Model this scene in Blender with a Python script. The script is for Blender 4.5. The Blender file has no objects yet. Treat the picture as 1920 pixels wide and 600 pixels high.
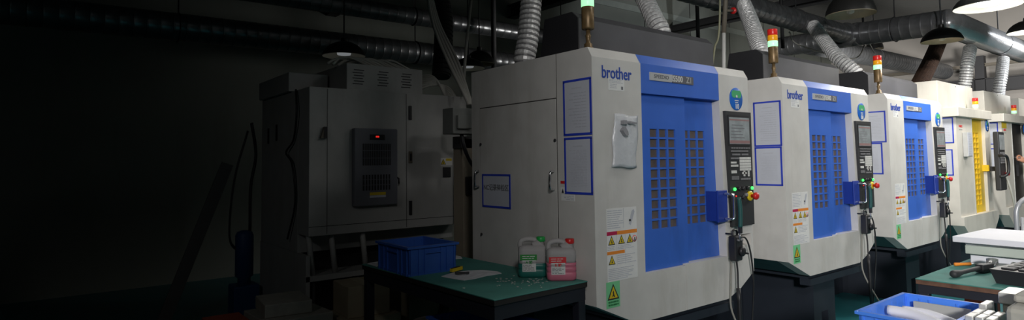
import bpy, bmesh, math, random
from mathutils import Vector, Matrix
random.seed(7)
S = bpy.context.scene
COL = S.collection
R = math.radians

# ------------------------------------------------------------------ materials
MATS = {}
def mat(name, c, rough=.5, metal=0., var=.06, scale=6., bump=0., emit=None, estr=0., trans=0., spec=None, dirt=None, dscale=2.5, ior=1.45):
    if name in MATS: return MATS[name]
    m = bpy.data.materials.new(name); m.use_nodes = True
    nt = m.node_tree; b = nt.nodes['Principled BSDF']
    b.inputs['Metallic'].default_value = metal
    tc = nt.nodes.new('ShaderNodeTexCoord')
    nz = nt.nodes.new('ShaderNodeTexNoise'); nz.inputs['Scale'].default_value = scale; nz.inputs['Detail'].default_value = 5
    nt.links.new(tc.outputs['Object'], nz.inputs['Vector'])
    rp = nt.nodes.new('ShaderNodeValToRGB')
    lo = [max(0, v*(1-var)) for v in c]; hi = [min(1, v*(1+var)) for v in c]
    rp.color_ramp.elements[0].position = .3; rp.color_ramp.elements[0].color = (*lo, 1)
    rp.color_ramp.elements[1].position = .7; rp.color_ramp.elements[1].color = (*hi, 1)
    nt.links.new(nz.outputs['Fac'], rp.inputs['Fac'])
    out = rp.outputs['Color']
    if dirt:
        n2 = nt.nodes.new('ShaderNodeTexNoise'); n2.inputs['Scale'].default_value = dscale; n2.inputs['Detail'].default_value = 8; n2.inputs['Roughness'].default_value = .7
        mp = nt.nodes.new('ShaderNodeMapping'); mp.inputs['Scale'].default_value = (2, 2, .5)
        nt.links.new(tc.outputs['Object'], mp.inputs['Vector']); nt.links.new(mp.outputs['Vector'], n2.inputs['Vector'])
        r2 = nt.nodes.new('ShaderNodeValToRGB')
        r2.color_ramp.elements[0].position = .52; r2.color_ramp.elements[0].color = (0, 0, 0, 1)
        r2.color_ramp.elements[1].position = .8; r2.color_ramp.elements[1].color = (.6, .6, .6, 1)
        nt.links.new(n2.outputs['Fac'], r2.inputs['Fac'])
        mx = nt.nodes.new('ShaderNodeMix'); mx.data_type = 'RGBA'
        nt.links.new(r2.outputs['Color'], mx.inputs[0]); nt.links.new(out, mx.inputs[6]); mx.inputs[7].default_value = (*dirt, 1)
        out = mx.outputs[2]
    nt.links.new(out, b.inputs['Base Color'])
    mr = nt.nodes.new('ShaderNodeMapRange'); mr.inputs[3].default_value = max(.02, rough-.06); mr.inputs[4].default_value = min(1, rough+.06)
    nt.links.new(nz.outputs['Fac'], mr.inputs[0]); nt.links.new(mr.outputs[0], b.inputs['Roughness'])
    if bump:
        bp = nt.nodes.new('ShaderNodeBump'); bp.inputs['Strength'].default_value = bump; bp.inputs['Distance'].default_value = .01
        nt.links.new(nz.outputs['Fac'], bp.inputs['Height']); nt.links.new(bp.outputs['Normal'], b.inputs['Normal'])
    if emit: b.inputs['Emission Color'].default_value = (*emit, 1); b.inputs['Emission Strength'].default_value = estr
    if trans: b.inputs['Transmission Weight'].default_value = trans; b.inputs['IOR'].default_value = ior
    if spec is not None: b.inputs['Specular IOR Level'].default_value = spec
    MATS[name] = m
    return m
WHITE = mat('white machine paint', (.62, .605, .58), .45, dirt=(.42, .39, .34), dscale=1.6)
WHITE2 = mat('ivory machine paint', (.66, .63, .57), .45, dirt=(.42, .38, .32), dscale=1.8)
GREYP = mat('pale grey machine paint', (.44, .44, .43), .5, dirt=(.3, .29, .27))
BLUE = mat('blue machine paint', (.042, .145, .60), .38, dirt=(.02, .07, .3), dscale=1.2)
HBLUE = mat('dark blue handle paint', (.012, .04, .3), .35)
YEL = mat('yellow machine paint', (.78, .52, .02), .45, dirt=(.5, .32, .03))
PANE = mat('brown polycarbonate pane', (.125, .10, .09), .35, var=.15, scale=20)
BLK = mat('black plastic', (.02, .02, .023), .42)
PANEL = mat('charcoal panel plastic', (.028, .029, .032), .5)
SEAM = mat('dark panel gap', (.05, .048, .045), .8)
DKMETAL = mat('dark painted sheet', (.017, .017, .020), .6, dirt=(.03, .03, .03), dscale=5)
MIDMETAL = mat('brushed grey sheet', (.115, .115, .125), .42, metal=.4, var=.16, scale=3)
TEALP = mat('green painted coolant pan', (.045, .115, .12), .5, dirt=(.02, .05, .05))
NAVY = mat('dark navy machine base', (.018, .024, .036), .6)
KEYW = mat('white keycaps', (.62, .62, .6), .5)
KEYG = mat('grey keycaps', (.2, .2, .21), .5)
SCREEN = mat('lcd screen', (.22, .24, .25), .2, var=.25, scale=14, emit=(.55, .62, .62), estr=.10)
SCRBAR = mat('lcd status bar', (.32, .2, .2), .25)
GLED = mat('green indicator lens', (.02, .5, .05), .3, emit=(.05, 1, .12), estr=2.2)
RLED = mat('red indicator lens', (.5, .02, .02), .3, emit=(1, .03, .02), estr=.8)
REDP = mat('red plastic', (.62, .02, .02), .35)
YELP = mat('yellow plastic', (.75, .55, .02), .4)
CHROME = mat('chromed steel', (.75, .76, .78), .18, metal=1)
STEEL = mat('worn steel', (.5, .5, .5), .35, metal=1, var=.15)
BRASS = mat('aged brown lamp column', (.2, .13, .06), .4, metal=.35, var=.3, scale=25)
LRED = mat('red tower lens', (.55, .02, .02), .3, emit=(1, .02, .01), estr=.12)
LAMB = mat('amber tower lens', (.8, .35, .01), .3, emit=(1, .4, .01), estr=.2)
LGRN = mat('lit green tower lens', (.4, .9, .55), .3, emit=(.42, 1, .52), estr=1.0)
INK = mat('blue ink', (.02, .07, .38), .5)
INKK = mat('black ink', (.03, .03, .03), .6)
INKG = mat('grey ink', (.17, .175, .19), .7)
INKGR = mat('pale grey ink', (.48, .495, .55), .7)
PAPER = mat('white paper', (.56, .58, .65), .35, var=.03)
PAPERM = mat('crumpled white paper', (.72, .73, .76), .6, bump=.4, scale=9)
LABELP = mat('label paper', (.76, .76, .75), .55)
TAPE = mat('blue tape border', (.03, .06, .5), .4)
ORANGE = mat('orange label band', (.85, .27, .03), .5)
CRIM = mat('crimson label band', (.5, .01, .08), .5)
GREENL = mat('green sticker', (.2, .62, .30), .5)
SILV = mat('silver nameplate', (.55, .56, .57), .35, metal=.3)
GALV = mat('galvanised duct', (.25, .255, .265), .3, metal=.75, var=.2, scale=9)
FOIL = mat('aluminium foil hose', (.72, .72, .72), .34, metal=.3, var=.25, scale=40, bump=.5)
GROOVE = mat('shaded hose groove', (.22, .22, .225), .5, metal=.3)  # shade between the hose ribs put into the colour
FOILD = mat('grey ribbed hose', (.6, .6, .61), .24, metal=.75, var=.1, scale=30)
BROWN = mat('rusty brown hose', (.07, .035, .02), .7, var=.3, scale=14)
IRON = mat('dark steel', (.03, .03, .033), .6)
IRON2 = mat('brown grey pipe paint', (.16, .14, .11), .6)
WPIPE = mat('white pipe', (.6, .6, .58), .45)
CABLEW = mat('white cable sleeve', (.5, .49, .45), .6)
SHADE = mat('dark enamel shade', (.018, .018, .017), .4)
SHADEI = mat('white enamel inside', (.7, .66, .55), .5)
BULB = mat('lit lamp bulb', (.9, .95, 1), .4, emit=(.9, .95, 1), estr=14)
BULBD = mat('dim lamp bulb', (.6, .6, .6), .4, emit=(.9, .95, 1), estr=.16)
TEALTOP = mat('green rubber bench mat', (.06, .24, .205), .75, var=.12, scale=5, dirt=(.03, .12, .11), dscale=4)
BENCHF = mat('bench frame paint', (.015, .016, .024), .55)
WOODE = mat('brown board edge', (.13, .065, .04), .7, var=.3, scale=20)
BCRATE = mat('blue crate plastic', (.04, .13, .50), .35, var=.05)
JUGW = mat('milky jug plastic', (.62, .60, .60), .35, trans=.35, ior=1.1, var=.02)
JUGG = mat('green fluid in jug', (.02, .16, .135), .35)
JUGP = mat('pink fluid in jug', (.62, .17, .25), .35)
GCAP = mat('green cap', (.02, .42, .08), .4)
GLAB = mat('green jug label', (.03, .3, .05), .5)
RLAB = mat('red jug label', (.75, .03, .04), .5)
ALU = mat('machined aluminium', (.66, .66, .64), .4, metal=.35, var=.1, scale=12)
STONE = mat('grey cast block', (.36, .35, .31), .75, var=.12, scale=18, bump=.2)
FOAM = mat('white foam board', (.8, .8, .86), .6, var=.02)
GFOAM = mat('pale green packed boards', (.5, .56, .5), .6)
CARD = mat('cardboard', (.34, .29, .2), .8, var=.1)
TERRA = mat('rust red plastic', (.32, .06, .025), .6)
SKIN = mat('skin', (.5, .24, .15), .5)
SHIRT = mat('grey shirt cloth', (.09, .1, .13), .8)
TROUS = mat('dark trouser cloth', (.03, .03, .05), .8)
HAIR = mat('black hair', (.01, .009, .008), .5)
WALLM = mat('grey green wall paint', (.21, .225, .20), .8, scale=1.2, dirt=(.14, .14, .12), dscale=.8)
WALLD = mat('darkened unseen wall', (.05, .05, .05), .9)  # unseen walls darkened so little bounced light reaches the left
CEILM = mat('dim ceiling panel', (.10, .10, .095), .9)
WALLE = mat('far wall plaster', (.42, .39, .36), .8, scale=1.5)
FLOORM = mat('teal epoxy floor', (.02, .15, .17), .35, scale=1.5, var=.2, dirt=(.01, .05, .06), dscale=1.5)

# ------------------------------------------------------------------ mesh builder
class MB:
    def __init__(s): s.v = []; s.f = []; s.m = []; s.sm = []; s.mats = []
    def mi(s, m):
        if m not in s.mats: s.mats.append(m)
        return s.mats.index(m)
    def add(s, vs, fs, m, smooth=False):
        o = len(s.v); s.v += [tuple(p) for p in vs]; k = s.mi(m)
        for f in fs: s.f.append([o+i for i in f]); s.m.append(k); s.sm.append(smooth)
    def box(s, x0, x1, y0, y1, z0, z1, m, bev=0.):
        if bev:
            bm = bmesh.new(); bmesh.ops.create_cube(bm, size=1)
            for v in bm.verts: v.co = Vector(((x0+x1)/2+v.co.x*(x1-x0), (y0+y1)/2+v.co.y*(y1-y0), (z0+z1)/2+v.co.z*(z1-z0)))
            bmesh.ops.bevel(bm, geom=list(bm.edges), offset=bev, segments=2, profile=.5, affect='EDGES')
            s.bm(bm, m); return
        v = [(x, y, z) for z in (z0, z1) for y in (y0, y1) for x in (x0, x1)]
        s.add(v, [(0, 2, 3, 1), (4, 5, 7, 6), (0, 1, 5, 4), (2, 6, 7, 3), (0, 4, 6, 2), (1, 3, 7, 5)], m)
    def bm(s, bm, m, smooth=False):
        bm.verts.index_update()
        s.add([v.co.copy() for v in bm.verts], [[v.index for v in f.verts] for f in bm.faces], m, smooth); bm.free()
    def prism(s, poly, ax, a0, a1, m):
        # poly: 2-D outline in the two axes other than ax
        def P(p, a): return {'x': (a, p[0], p[1]), 'y': (p[0], a, p[1]), 'z': (p[0], p[1], a)}[ax]
        n = len(poly)
        s.add([P(p, a0) for p in poly]+[P(p, a1) for p in poly],
              [list(range(n))[::-1], list(range(n, 2*n))]+[(i, (i+1) % n, n+(i+1) % n, n+i) for i in range(n)], m)
    def tube(s, pts, r, m, seg=10, cap=True, closed=False):
        pts = [Vector(p) for p in pts]; n = len(pts)
        rr = r if isinstance(r, (list, tuple)) else [r]*n
        vs = []; prev = None
        for i, p in enumerate(pts):
            a = pts[(i-1) % n] if (i or closed) else p
            b = pts[(i+1) % n] if (i < n-1 or closed) else p
            t = (b-a).normalized()
            if prev is None:
                u = t.orthogonal().normalized()
            else:
                u = (prev-t*prev.dot(t)); u = u.normalized() if u.length > 1e-6 else t.orthogonal().normalized()
            prev = u; w = t.cross(u)
            for k in range(seg):
                an = 2*math.pi*k/seg
                vs.append(p+(u*math.cos(an)+w*math.sin(an))*rr[i])
        fs = []
        for i in range(n if closed else n-1):
            j = (i+1) % n
            for k in range(seg): fs.append((i*seg+k, i*seg+(k+1) % seg, j*seg+(k+1) % seg, j*seg+k))
        if cap and not closed: fs += [list(range(seg))[::-1], list(range((n-1)*seg, n*seg))]
        s.add(vs, fs, m, True)
    def lathe(s, prof, c, m, seg=24, ax='z'):
        vs = []; n = len(prof)
        for r, h in prof:
            for k in range(seg):
                a = 2*math.pi*k/seg; p = (r*math.cos(a), r*math.sin(a), h)
                if ax == 'y': p = (p[0], h, p[1])
                if ax == 'x': p = (h, p[0], p[1])
                vs.append((c[0]+p[0], c[1]+p[1], c[2]+p[2]))
        fs = [(i*seg+k, i*seg+(k+1) % seg, (i+1)*seg+(k+1) % seg, (i+1)*seg+k) for i in range(n-1) for k in range(seg)]
        fs += [list(range(seg))[::-1], list(range((n-1)*seg, n*seg))]
        s.add(vs, fs, m, True)
    def grid(s, xs, zs, hole, y0, y1, m, plane='xz'):
        # a plate with rectangular holes; hole(i, j) is True where the cell is open
        nx, nz = len(xs)-1, len(zs)-1
        for i in range(nx):
            for j in range(nz):
                if hole(i, j): continue
                a, b, c, d = xs[i], xs[i+1], zs[j], zs[j+1]
                s.add([(a, y0, c), (b, y0, c), (b, y0, d), (a, y0, d)], [(0, 1, 2, 3)], m)
                s.add([(a, y1, c), (b, y1, c), (b, y1, d), (a, y1, d)], [(3, 2, 1, 0)], m)
                for (di, dj, p, q) in ((-1, 0, (a, c), (a, d)), (1, 0, (b, d), (b, c)), (0, -1, (b, c), (a, c)), (0, 1, (a, d), (b, d))):
                    ii, jj = i+di, j+dj
                    if ii < 0 or jj < 0 or ii >= nx or jj >= nz or hole(ii, jj):
                        s.add([(p[0], y0, p[1]), (q[0], y0, q[1]), (q[0], y1, q[1]), (p[0], y1, p[1])], [(0, 3, 2, 1)], m)
    def text(s, txt, size, mx, m, bold=0., sx=1., depth=.0008, align='CENTER'):
        # lettering laid by matrix mx (local x right, y up)
        cu = bpy.data.curves.new('t', 'FONT'); cu.body = txt; cu.size = size; cu.align_x = align; cu.align_y = 'CENTER'
        cu.offset = bold; cu.extrude = depth; cu.resolution_u = 4
        o = bpy.data.objects.new('t', cu); COL.objects.link(o)
        dg = bpy.context.evaluated_depsgraph_get(); dg.update()
        me = bpy.data.meshes.new_from_object(o.evaluated_get(dg))
        vs = [mx @ Vector((v.co.x*sx, v.co.y, v.co.z)) for v in me.vertices]
        s.add(vs, [list(p.vertices) for p in me.polygons], m)
        bpy.data.objects.remove(o); bpy.data.meshes.remove(me); bpy.data.curves.remove(cu)
    def xf(s, mx): s.v = [tuple(mx @ Vector(p)) for p in s.v]; return s
    def build(s, name, parent=None, label=None):
        me = bpy.data.meshes.new(name); me.from_pydata(s.v, [], s.f)
        for m in s.mats: me.materials.append(m)
        me.polygons.foreach_set('material_index', s.m); me.polygons.foreach_set('use_smooth', s.sm)
        bm = bmesh.new(); bm.from_mesh(me); bmesh.ops.recalc_face_normals(bm, faces=list(bm.faces)); bm.to_mesh(me); bm.free()
        me.update()
        o = bpy.data.objects.new(name, me); COL.objects.link(o)
        if parent: o.parent = parent
        if label: o['label'] = label
        return o
FRONT = lambda x, y, z: Matrix(((1, 0, 0, x), (0, 0, -1, y), (0, 1, 0, z), (0, 0, 0, 1)))      # lettering on a face looking to -y
SIDE = lambda x, y, z: Matrix(((0, 0, -1, x), (-1, 0, 0, y), (0, 1, 0, z), (0, 0, 0, 1)))      # lettering on a face looking to -x
def thing(name, label, cat, loc=(0, 0, 0), rz=0, group=None):
    o = bpy.data.objects.new(name, None); COL.objects.link(o); o.location = loc; o.rotation_euler = (0, 0, rz)
    o.empty_display_size = .1
    return tag(o, label, cat, group)
def tag(o, label, cat, group=None):
    o['label'] = label; o['category'] = cat
    if group: o['group'] = group
    return o
def struct(o, label=None):
    o['kind'] = 'structure'
    if label: o['label'] = label
    return o
def copy_tree(o, parent=None):
    c = o.copy(); COL.objects.link(c)
    if parent: c.parent = parent
    for ch in list(o.children): copy_tree(ch, c)
    return c
def smooth_path(pts, n=8):
    pts = [Vector(p) for p in pts]; P = [2*pts[0]-pts[1]]+pts+[2*pts[-1]-pts[-2]]; out = []
    for i in range(1, len(P)-2):
        a, b, c, d = P[i-1:i+3]
        for k in range(n):
            t = k/n
            out.append(.5*((2*b)+(c-a)*t+(2*a-5*b+4*c-d)*t*t+(-a+3*b-3*c+d)*t**3))
    out.append(pts[-1]); return out

# ------------------------------------------------------------------ camera
cam = bpy.data.cameras.new('camera'); co = bpy.data.objects.new('camera', cam); COL.objects.link(co); S.camera = co
YAW, PIT, ROL, FPX, SY = 0.66810, 0.05563, -0.01303, 1115.763, -58.87
CPOS = Vector((-2.3208, -2.2379, 1.5))
Fv = Vector((math.sin(YAW)*math.cos(PIT), math.cos(YAW)*math.cos(PIT), math.sin(PIT))); Rv = Vector((math.cos(YAW), -math.sin(YAW), 0)); Uv = Rv.cross(Fv)
R2 = math.cos(ROL)*Rv+math.sin(ROL)*Uv; U2 = -math.sin(ROL)*Rv+math.cos(ROL)*Uv
co.matrix_world = Matrix(((R2.x, U2.x, -Fv.x, CPOS.x), (R2.y, U2.y, -Fv.y, CPOS.y), (R2.z, U2.z, -Fv.z, CPOS.z), (0, 0, 0, 1)))
cam.sensor_fit = 'HORIZONTAL'; cam.sensor_width = 36; cam.lens = FPX/1920*36; cam.shift_y = SY/1920; cam.clip_start = .05
def at(u, v, **k):
    # surveying aid: the point of the room that lies on plane x=, y= or z= along a measured sight line
    r = Fv+R2*((u-960)/FPX)-U2*((v-300-SY)/FPX); (a, val), = k.items()
    i = 'xyz'.find(a); t = val if a == 'D' else (val-CPOS[i])/r[i]
    return CPOS+r*t

# ------------------------------------------------------------------ room shell
X0, X1, Y0, Y1, ZC = -9, 18, -9, 6.5, 5.5
m = MB(); m.box(X0, X1, Y0, Y1, -.1, 0, FLOORM); struct(m.build('floor'))
m = MB(); m.box(X0-.1, X1+.1, Y0-.1, Y1+.1, ZC, ZC+.1, CEILM); struct(m.build('ceiling'))
m = MB(); m.box(X0, X1, Y1, Y1+.1, 0, ZC, WALLM)
for k in range(14):
    x = 5+k*1.75; m.box(x, x+.025, Y1-.006, Y1, 0, ZC, SEAM)
m.box(X0, X1, Y1-.02, Y1, 4.86, 5.0, mat('pale wall strip', (.3, .33, .3), .7))
struct(m.build('wall_back'))
m = MB(); m.box(X1, X1+.1, Y0, Y1, 0, ZC, WALLE); struct(m.build('wall_right'))
m = MB(); m.box(X0-.1, X0, Y0, Y1, 0, ZC, WALLD); struct(m.build('wall_left'))
m = MB(); m.box(X0, X1, Y0-.1, Y0, 0, ZC, WALLD); struct(m.build('wall_front'))
# ceiling beams running across the hall, and the truss on the far wall
def beam(name, x0, x1, y0, y1, z0, z1, mt=IRON):
    m = MB(); t = .02
    if abs(y1-y0) > abs(x1-x0):
        c = (x0+x1)/2; m.box(x0, x1, y0, y1, z0, z0+t, mt); m.box(x0, x1, y0, y1, z1-t, z1, mt); m.box(c-.01, c+.01, y0, y1, z0+t, z1-t, mt)
    else:
        c = (y0+y1)/2; m.box(x0, x1, y0, y1, z0, z0+t, mt); m.box(x0, x1, y0, y1, z1-t, z1, mt); m.box(x0, x1, c-.01, c+.01, z0+t, z1-t, mt)
    return struct(m.build(name))
beam('ceiling_beam', 4.5, 4.68, Y0, Y1, 4.2, 4.45)
beam('ceiling_beam', 1.0, 1.16, Y0, Y1, 3.75, 3.95)
beam('ceiling_beam', 9.4, 9.55, Y0, Y1, 4.5, 4.7)
beam('wall_beam', 16.8, 17, Y0, Y1, 3.15, 3.5)
beam('wall_beam', 16.85, 16.95, Y0, Y1, 3.82, 3.9, IRON2)
for y in (.2, 2.2):
    m = MB(); m.box(16.8, 17.0, y, y+.2, 0, 4.1, IRON); struct(m.build('wall_column'))

# ------------------------------------------------------------------ door plates with window lattices
def door_plate(x0, x1, z0, z1, cols, rows, y0, y1, mt, thin=None):
    xs = [x0]; [xs.extend(c) for c in cols]; xs.append(x1)
    zs = [z0]; [zs.extend(r) for r in rows]; zs.append(z1)
    m = MB(); m.grid(xs, zs, lambda i, j: i % 2 == 1 and j % 2 == 1, y0, y1, mt)
    return m
def text_rows(m, x0, x1, z0, z1, n, y, face='front', mt=INKGR, rag=.35, th=.35):
    # rows of fine print too small to read: thin dashes of ink
    h = (z1-z0)/n
    for i in range(n):
        z = z1-(i+.5)*h; x = x0; end = x1-(x1-x0)*rag*random.random()
        while x < end-.004:
            w = min(end-x, random.uniform(.012, .05)*(x1-x0)/.12)
            if face == 'front': m.box(x, x+w, y-.0008, y, z-h*th/2, z+h*th/2, mt)
            else: m.box(y-.0008, y, x, x+w, z-h*th/2, z+h*th/2, mt)
            x += w+.004
def triangle_sign(m, x, z, s, y, mt=YELP, ink=INKK):
    m.prism([(x-s*.55, z-s*.45), (x+s*.55, z-s*.45), (x, z+s*.55)], 'y', y-.0006, y, ink)
    m.prism([(x-s*.40, z-s*.36), (x+s*.40, z-s*.36), (x, z+s*.38)], 'y', y-.0012, y-.0006, mt)
    m.prism([(x-s*.16, z-s*.30), (x-s*.02, z-s*.22), (x+s*.06, z-s*.30), (x+s*.14, z-s*.3), (x+s*.05, z-s*.1), (x+s*.02, z+s*.12), (x-s*.07, z+s*.02), (x-s*.04, z-s*.12)], 'y', y-.0018, y-.0012, ink)

# ------------------------------------------------------------------ the blue-door machining centre
W, ZCN, ZO, ZH, ZT, ZTT, XA, XB, YB, DEP = 1.56, .726, .584, 1.8896, 2.0655, 2.1205, .405, 1.2, .03, 1.15
def blue_machine(number, plate):
    t = thing('machining_center', '', 'machine')
    m = MB(); m.prism([(.09, ZCN), (.09, ZTT-.001), (DEP, ZTT-.001), (DEP, ZCN)], 'x', 0, W, WHITE)
    cab = m.build('cabinet', t)
    m = MB()   # side door leaf with its shadow gap
    m.box(-.0012, 0, .283, 1.05, ZCN, 1.866, SEAM); m.box(-.005, -.0012, .2885, 1.044, ZCN, 1.859, WHITE)
    m.box(-.0012, 0, .2815, .2845, 1.866, 2.1195, SEAM)
    sd = m.build('side_door', t)
    for y, d in ((.312, 0), (1.064, 0)):
        m = MB(); m.tube(smooth_path([(-.005, y, 1.442), (-.034, y, 1.436), (-.036, y, 1.39), (-.036, y, 1.345), (-.005, y, 1.335)], 4), .006, CHROME, 8); m.build('handle', sd)
    for y, z in ((.296, 1.62), (1.036, 1.62), (1.036, 1.02)):
        m = MB(); m.lathe([(.009, 0), (.009, -.006), (.006, -.008)], (-.005, y, z), IRON, 10, 'x'); m.build('bolt', sd)
    # fascia
    m = MB(); yb = .09
    m.prism([(0, ZT), (0, ZCN), (.33, ZO), (XA, ZO), (XA, ZT)], 'y', 0, yb, WHITE)
    m.prism([(0, ZT), (YB, ZTT), (yb, ZTT), (yb, ZT)], 'x', 0, XA-.008, WHITE)
    m.add([(XA-.008, 0, ZT), (XA, 0, ZT), (XA, yb, ZT), (XA-.008, yb, ZTT), (XA-.008, YB, ZTT), (XA, yb, ZT)], [(0, 1, 4), (4, 1, 2, 3)], WHITE)
    m.build('left_column', t)
    m = MB()
    m.prism([(XB, ZH), (1.2278, 1.05), (1.386, 1.05), (1.386, ZT), (XB, ZT)], 'y', 0, yb, WHITE)
    m.prism([(1.386, .988), (1.536, .988), (1.536, ZT), (1.386, ZT)], 'y', 0, yb, WHITE)
    m.prism([(1.536, .7125), (W, ZCN), (W, ZT), (1.536, ZT)], 'y', 0, yb, WHITE)
    m.prism([(1.2278, 1.05), (1.235, .86), (1.235, ZO), (1.386, .6315), (1.386, 1.05)], 'y', 0, yb, WHITE)
    m.prism([(1.386, .6315), (1.536, .7125), (1.536, .91), (1.386, .91)], 'y', 0, yb, WHITE)
    m.prism([(0, ZT), (YB, ZTT), (yb, ZTT), (yb, ZT)], 'x', XB, W, WHITE)
    rc = m.build('right_column', t)
    m = MB(); m.box(1.386, 1.536, .075, .09, .91, .988, mat('tan niche liner', (.42, .35, .25), .7)); m.build('cable_niche', t)
    m = MB()
    m.prism([(XA, ZO), (.7855, ZO), (.7855, .852), (XA, .852)], 'y', 0, yb, WHITE)
    m.box(.7855, .7895, .012, yb, ZO, .852, SEAM)
    m.prism([(.7895, ZO), (1.235, ZO), (1.235, .86), (.7895, .86)], 'y', 0, yb, WHITE)
    m.build('lower_panel', t)
    m = MB()
    m.box(XA, XB, 0, .05, ZH, ZT, BLUE); m.prism([(0, ZT), (YB, ZTT), (yb, ZTT), (yb, ZT)], 'x', XA-.008, XB+.006, BLUE)
    m.box(XA, XB, .05, yb, ZT-.12, ZT, BLUE)
    hd = m.build('header_panel', t)
    m = MB(); m.prism([(.483, 1.971), (.686, 1.971), (.7, 1.98), (.7, 2.019), (.483, 2.019)], 'y', -.006, 0, SILV)
    m.box(.7, .915, -.004, 0, 1.970, 2.020, mat('slate plate', (.12, .12, .14), .4))
    m.text('SPEEDIO', .031, FRONT(.59, -.0066, 1.996), INKG, .0006, 1.22)
    a, b = plate
    m.text(a, .052, FRONT(.703, -.0046, 1.995), KEYW, .0012, .98, align='LEFT'); m.text(b, .052, FRONT(.838, -.0046, 1.995), mat('outlined numeral', (.42, .43, .42), .4), .0008, 1.0, align='LEFT')
    m.build('nameplate', hd)
    # doors: 3 x 10 panes each
    rows = [(1.685-.0605*k-.0485, 1.685-.0605*k) for k in range(9, -1, -1)]
    for nm, x0, x1, cols, y0, y1 in (('left', .39, .853, [(.507, .578), (.594, .665), (.681, .752)], .026, .036), ('right', .80, 1.27, [(.861, .931), (.945, 1.016), (1.031, 1.101)], .056, .064)):
        d = door_plate(x0, x1, .853, ZH+.01, cols, rows, y0, y1, BLUE).build('door', t)
        m = MB(); m.box(cols[0][0]-.02, cols[2][1]+.02, y1, y1+.004, rows[0][0]-.02, rows[-1][1]+.02, PANE); m.build('window', d)
        if nm == 'right':
            m = MB(); m.box(1.095, 1.205, -.036, -.022, 1.092, 1.297, HBLUE, .004); m.box(1.1, 1.13, -.022, .056, 1.10, 1.29, HBLUE)
            m.build('handle_plate', d)
            m = MB(); m.tube(smooth_path([(1.165, -.036, 1.272), (1.172, -.075, 1.274), (1.182, -.095, 1.262), (1.184, -.096, 1.19), (1.182, -.095, 1.125), (1.172, -.08, 1.112), (1.165, -.036, 1.113)], 5), .008, CHROME, 10)
            m.build('door_handle', d)
    # operator panel
    m = MB(); m.prism([(1.239, 1.82), (1.282, 1.048), (1.556, 1.048), (1.556, 1.82)], 'y', -.018, 0, PANEL)
    m.prism([(1.262, 1.345), (1.556, 1.345), (1.556, 1.349), (1.262, 1.349)], 'y', -.0186, -.018, SEAM); m.prism([(1.272, 1.218), (1.5, 1.218), (1.5, 1.221), (1.272, 1.221)], 'y', -.0186, -.018, SEAM)
    op = m.build('control_panel', t); yp = -.018
    m = MB(); m.box(1.268, 1.530, yp-.003, yp, 1.588, 1.794, BLK)
    m.box(1.278, 1.522, yp-.005, yp-.003, 1.600, 1.78, SCREEN); m.box(1.278, 1.522, yp-.0056, yp-.005, 1.604, 1.624, SCRBAR); m.box(1.278, 1.522, yp-.0056, yp-.005, 1.758, 1.768, SCRBAR)
    for k in range(5): m.box(1.29+.004*k, 1.46-.02*(k % 3), yp-.0056, yp-.005, 1.64+.021*k, 1.647+.021*k, INKG)
    m.build('screen', op)
    def keys(x0, x1, z0, z1, nx, nz, mt, gap=.18):
        w, h = (x1-x0)/nx, (z1-z0)/nz
        for i in range(nx):
            for j in range(nz): m.box(x0+i*w+w*gap/2, x0+(i+1)*w-w*gap/2, yp-.005, yp, z0+j*h+h*gap/2, z0+(j+1)*h-h*gap/2, mt)
    def kb(*ks):
        nonlocal m
        m = MB(); [keys(*k) for k in ks]; m.build('key_block', op)
    kb((1.29, 1.53, 1.566, 1.58, 8, 1, KEYG, .4)); kb((1.29, 1.50, 1.546, 1.558, 10, 1, KEYG)); kb((1.305, 1.40, 1.522, 1.536, 6, 1, KEYG)); kb((1.42, 1.5, 1.522, 1.536, 5, 1, KEYG))
    kb((1.392, 1.53, 1.418, 1.512, 5, 5, KEYW, .12)); kb((1.285, 1.388, 1.497, 1.51, 6, 1, KEYG))
    kb((1.285, 1.35, 1.468, 1.482, 3, 1, KEYW, .12)); kb((1.285, 1.37, 1.446, 1.462, 4, 1, KEYW, .12)); kb((1.288, 1.35, 1.402, 1.424, 3, 1, KEYW, .12))
    kb((1.29, 1.375, 1.36, 1.384, 4, 3, KEYG)); kb((1.42, 1.47, 1.395, 1.41, 3, 1, KEYW, .1), (1.4365, 1.453, 1.38, 1.425, 1, 3, KEYW, .1)); kb((1.49, 1.508, 1.378, 1.424, 1, 3, KEYW, .1)); kb((1.4, 1.52, 1.355, 1.37, 4, 1, KEYG))
    for x in (1.318, 1.535):
        m = MB(); m.lathe([(.011, 0), (.011, -.008), (.006, -.013)], (x, yp, 1.297), GLED, 12, 'y'); m.build('indicator_lamp', op)
    for x, z, mt in ((1.365, 1.30, BLK), (1.41, 1.30, BLK), (1.47, 1.30, BLK), (1.405, 1.24, BLK), (1.447, 1.255, KEYG), (1.335, 1.25, RLED)):
        m = MB(); m.lathe([(.013, 0), (.012, -.018), (.008, -.02)] if mt != RLED else [(.005, 0), (.005, -.005)], (x, yp, z), mt, 12, 'y'); m.build('knob' if mt != RLED else 'warning_light', op)
    m = MB(); m.lathe([(.034, 0), (.034, -.012), (.02, -.014)], (1.50, yp, 1.245), YELP, 20, 'y'); e = m.build('emergency_stop', op)
    m = MB(); m.lathe([(.012, -.014), (.012, -.035), (.024, -.036), (.026, -.05), (.02, -.06), (.006, -.064)], (1.505, yp, 1.245), REDP, 20, 'y'); m.build('stop_button', e)
    # round number plaque
    m = MB(); m.lathe([(.078, 0), (.078, -.005), (.076, -.006)], (1.402, 0, 1.909), mat('plaque blue', (.02, .14, .55), .3), 32, 'y')
    m.prism([(1.402+.06*math.cos(a), 1.942+.03*math.sin(a)+.006*math.sin(3*a)) for a in [2*math.pi*k/14 for k in range(14)]], 'y', -.0075, -.006, mat('plaque green', (.06, .4, .16), .4))
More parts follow.
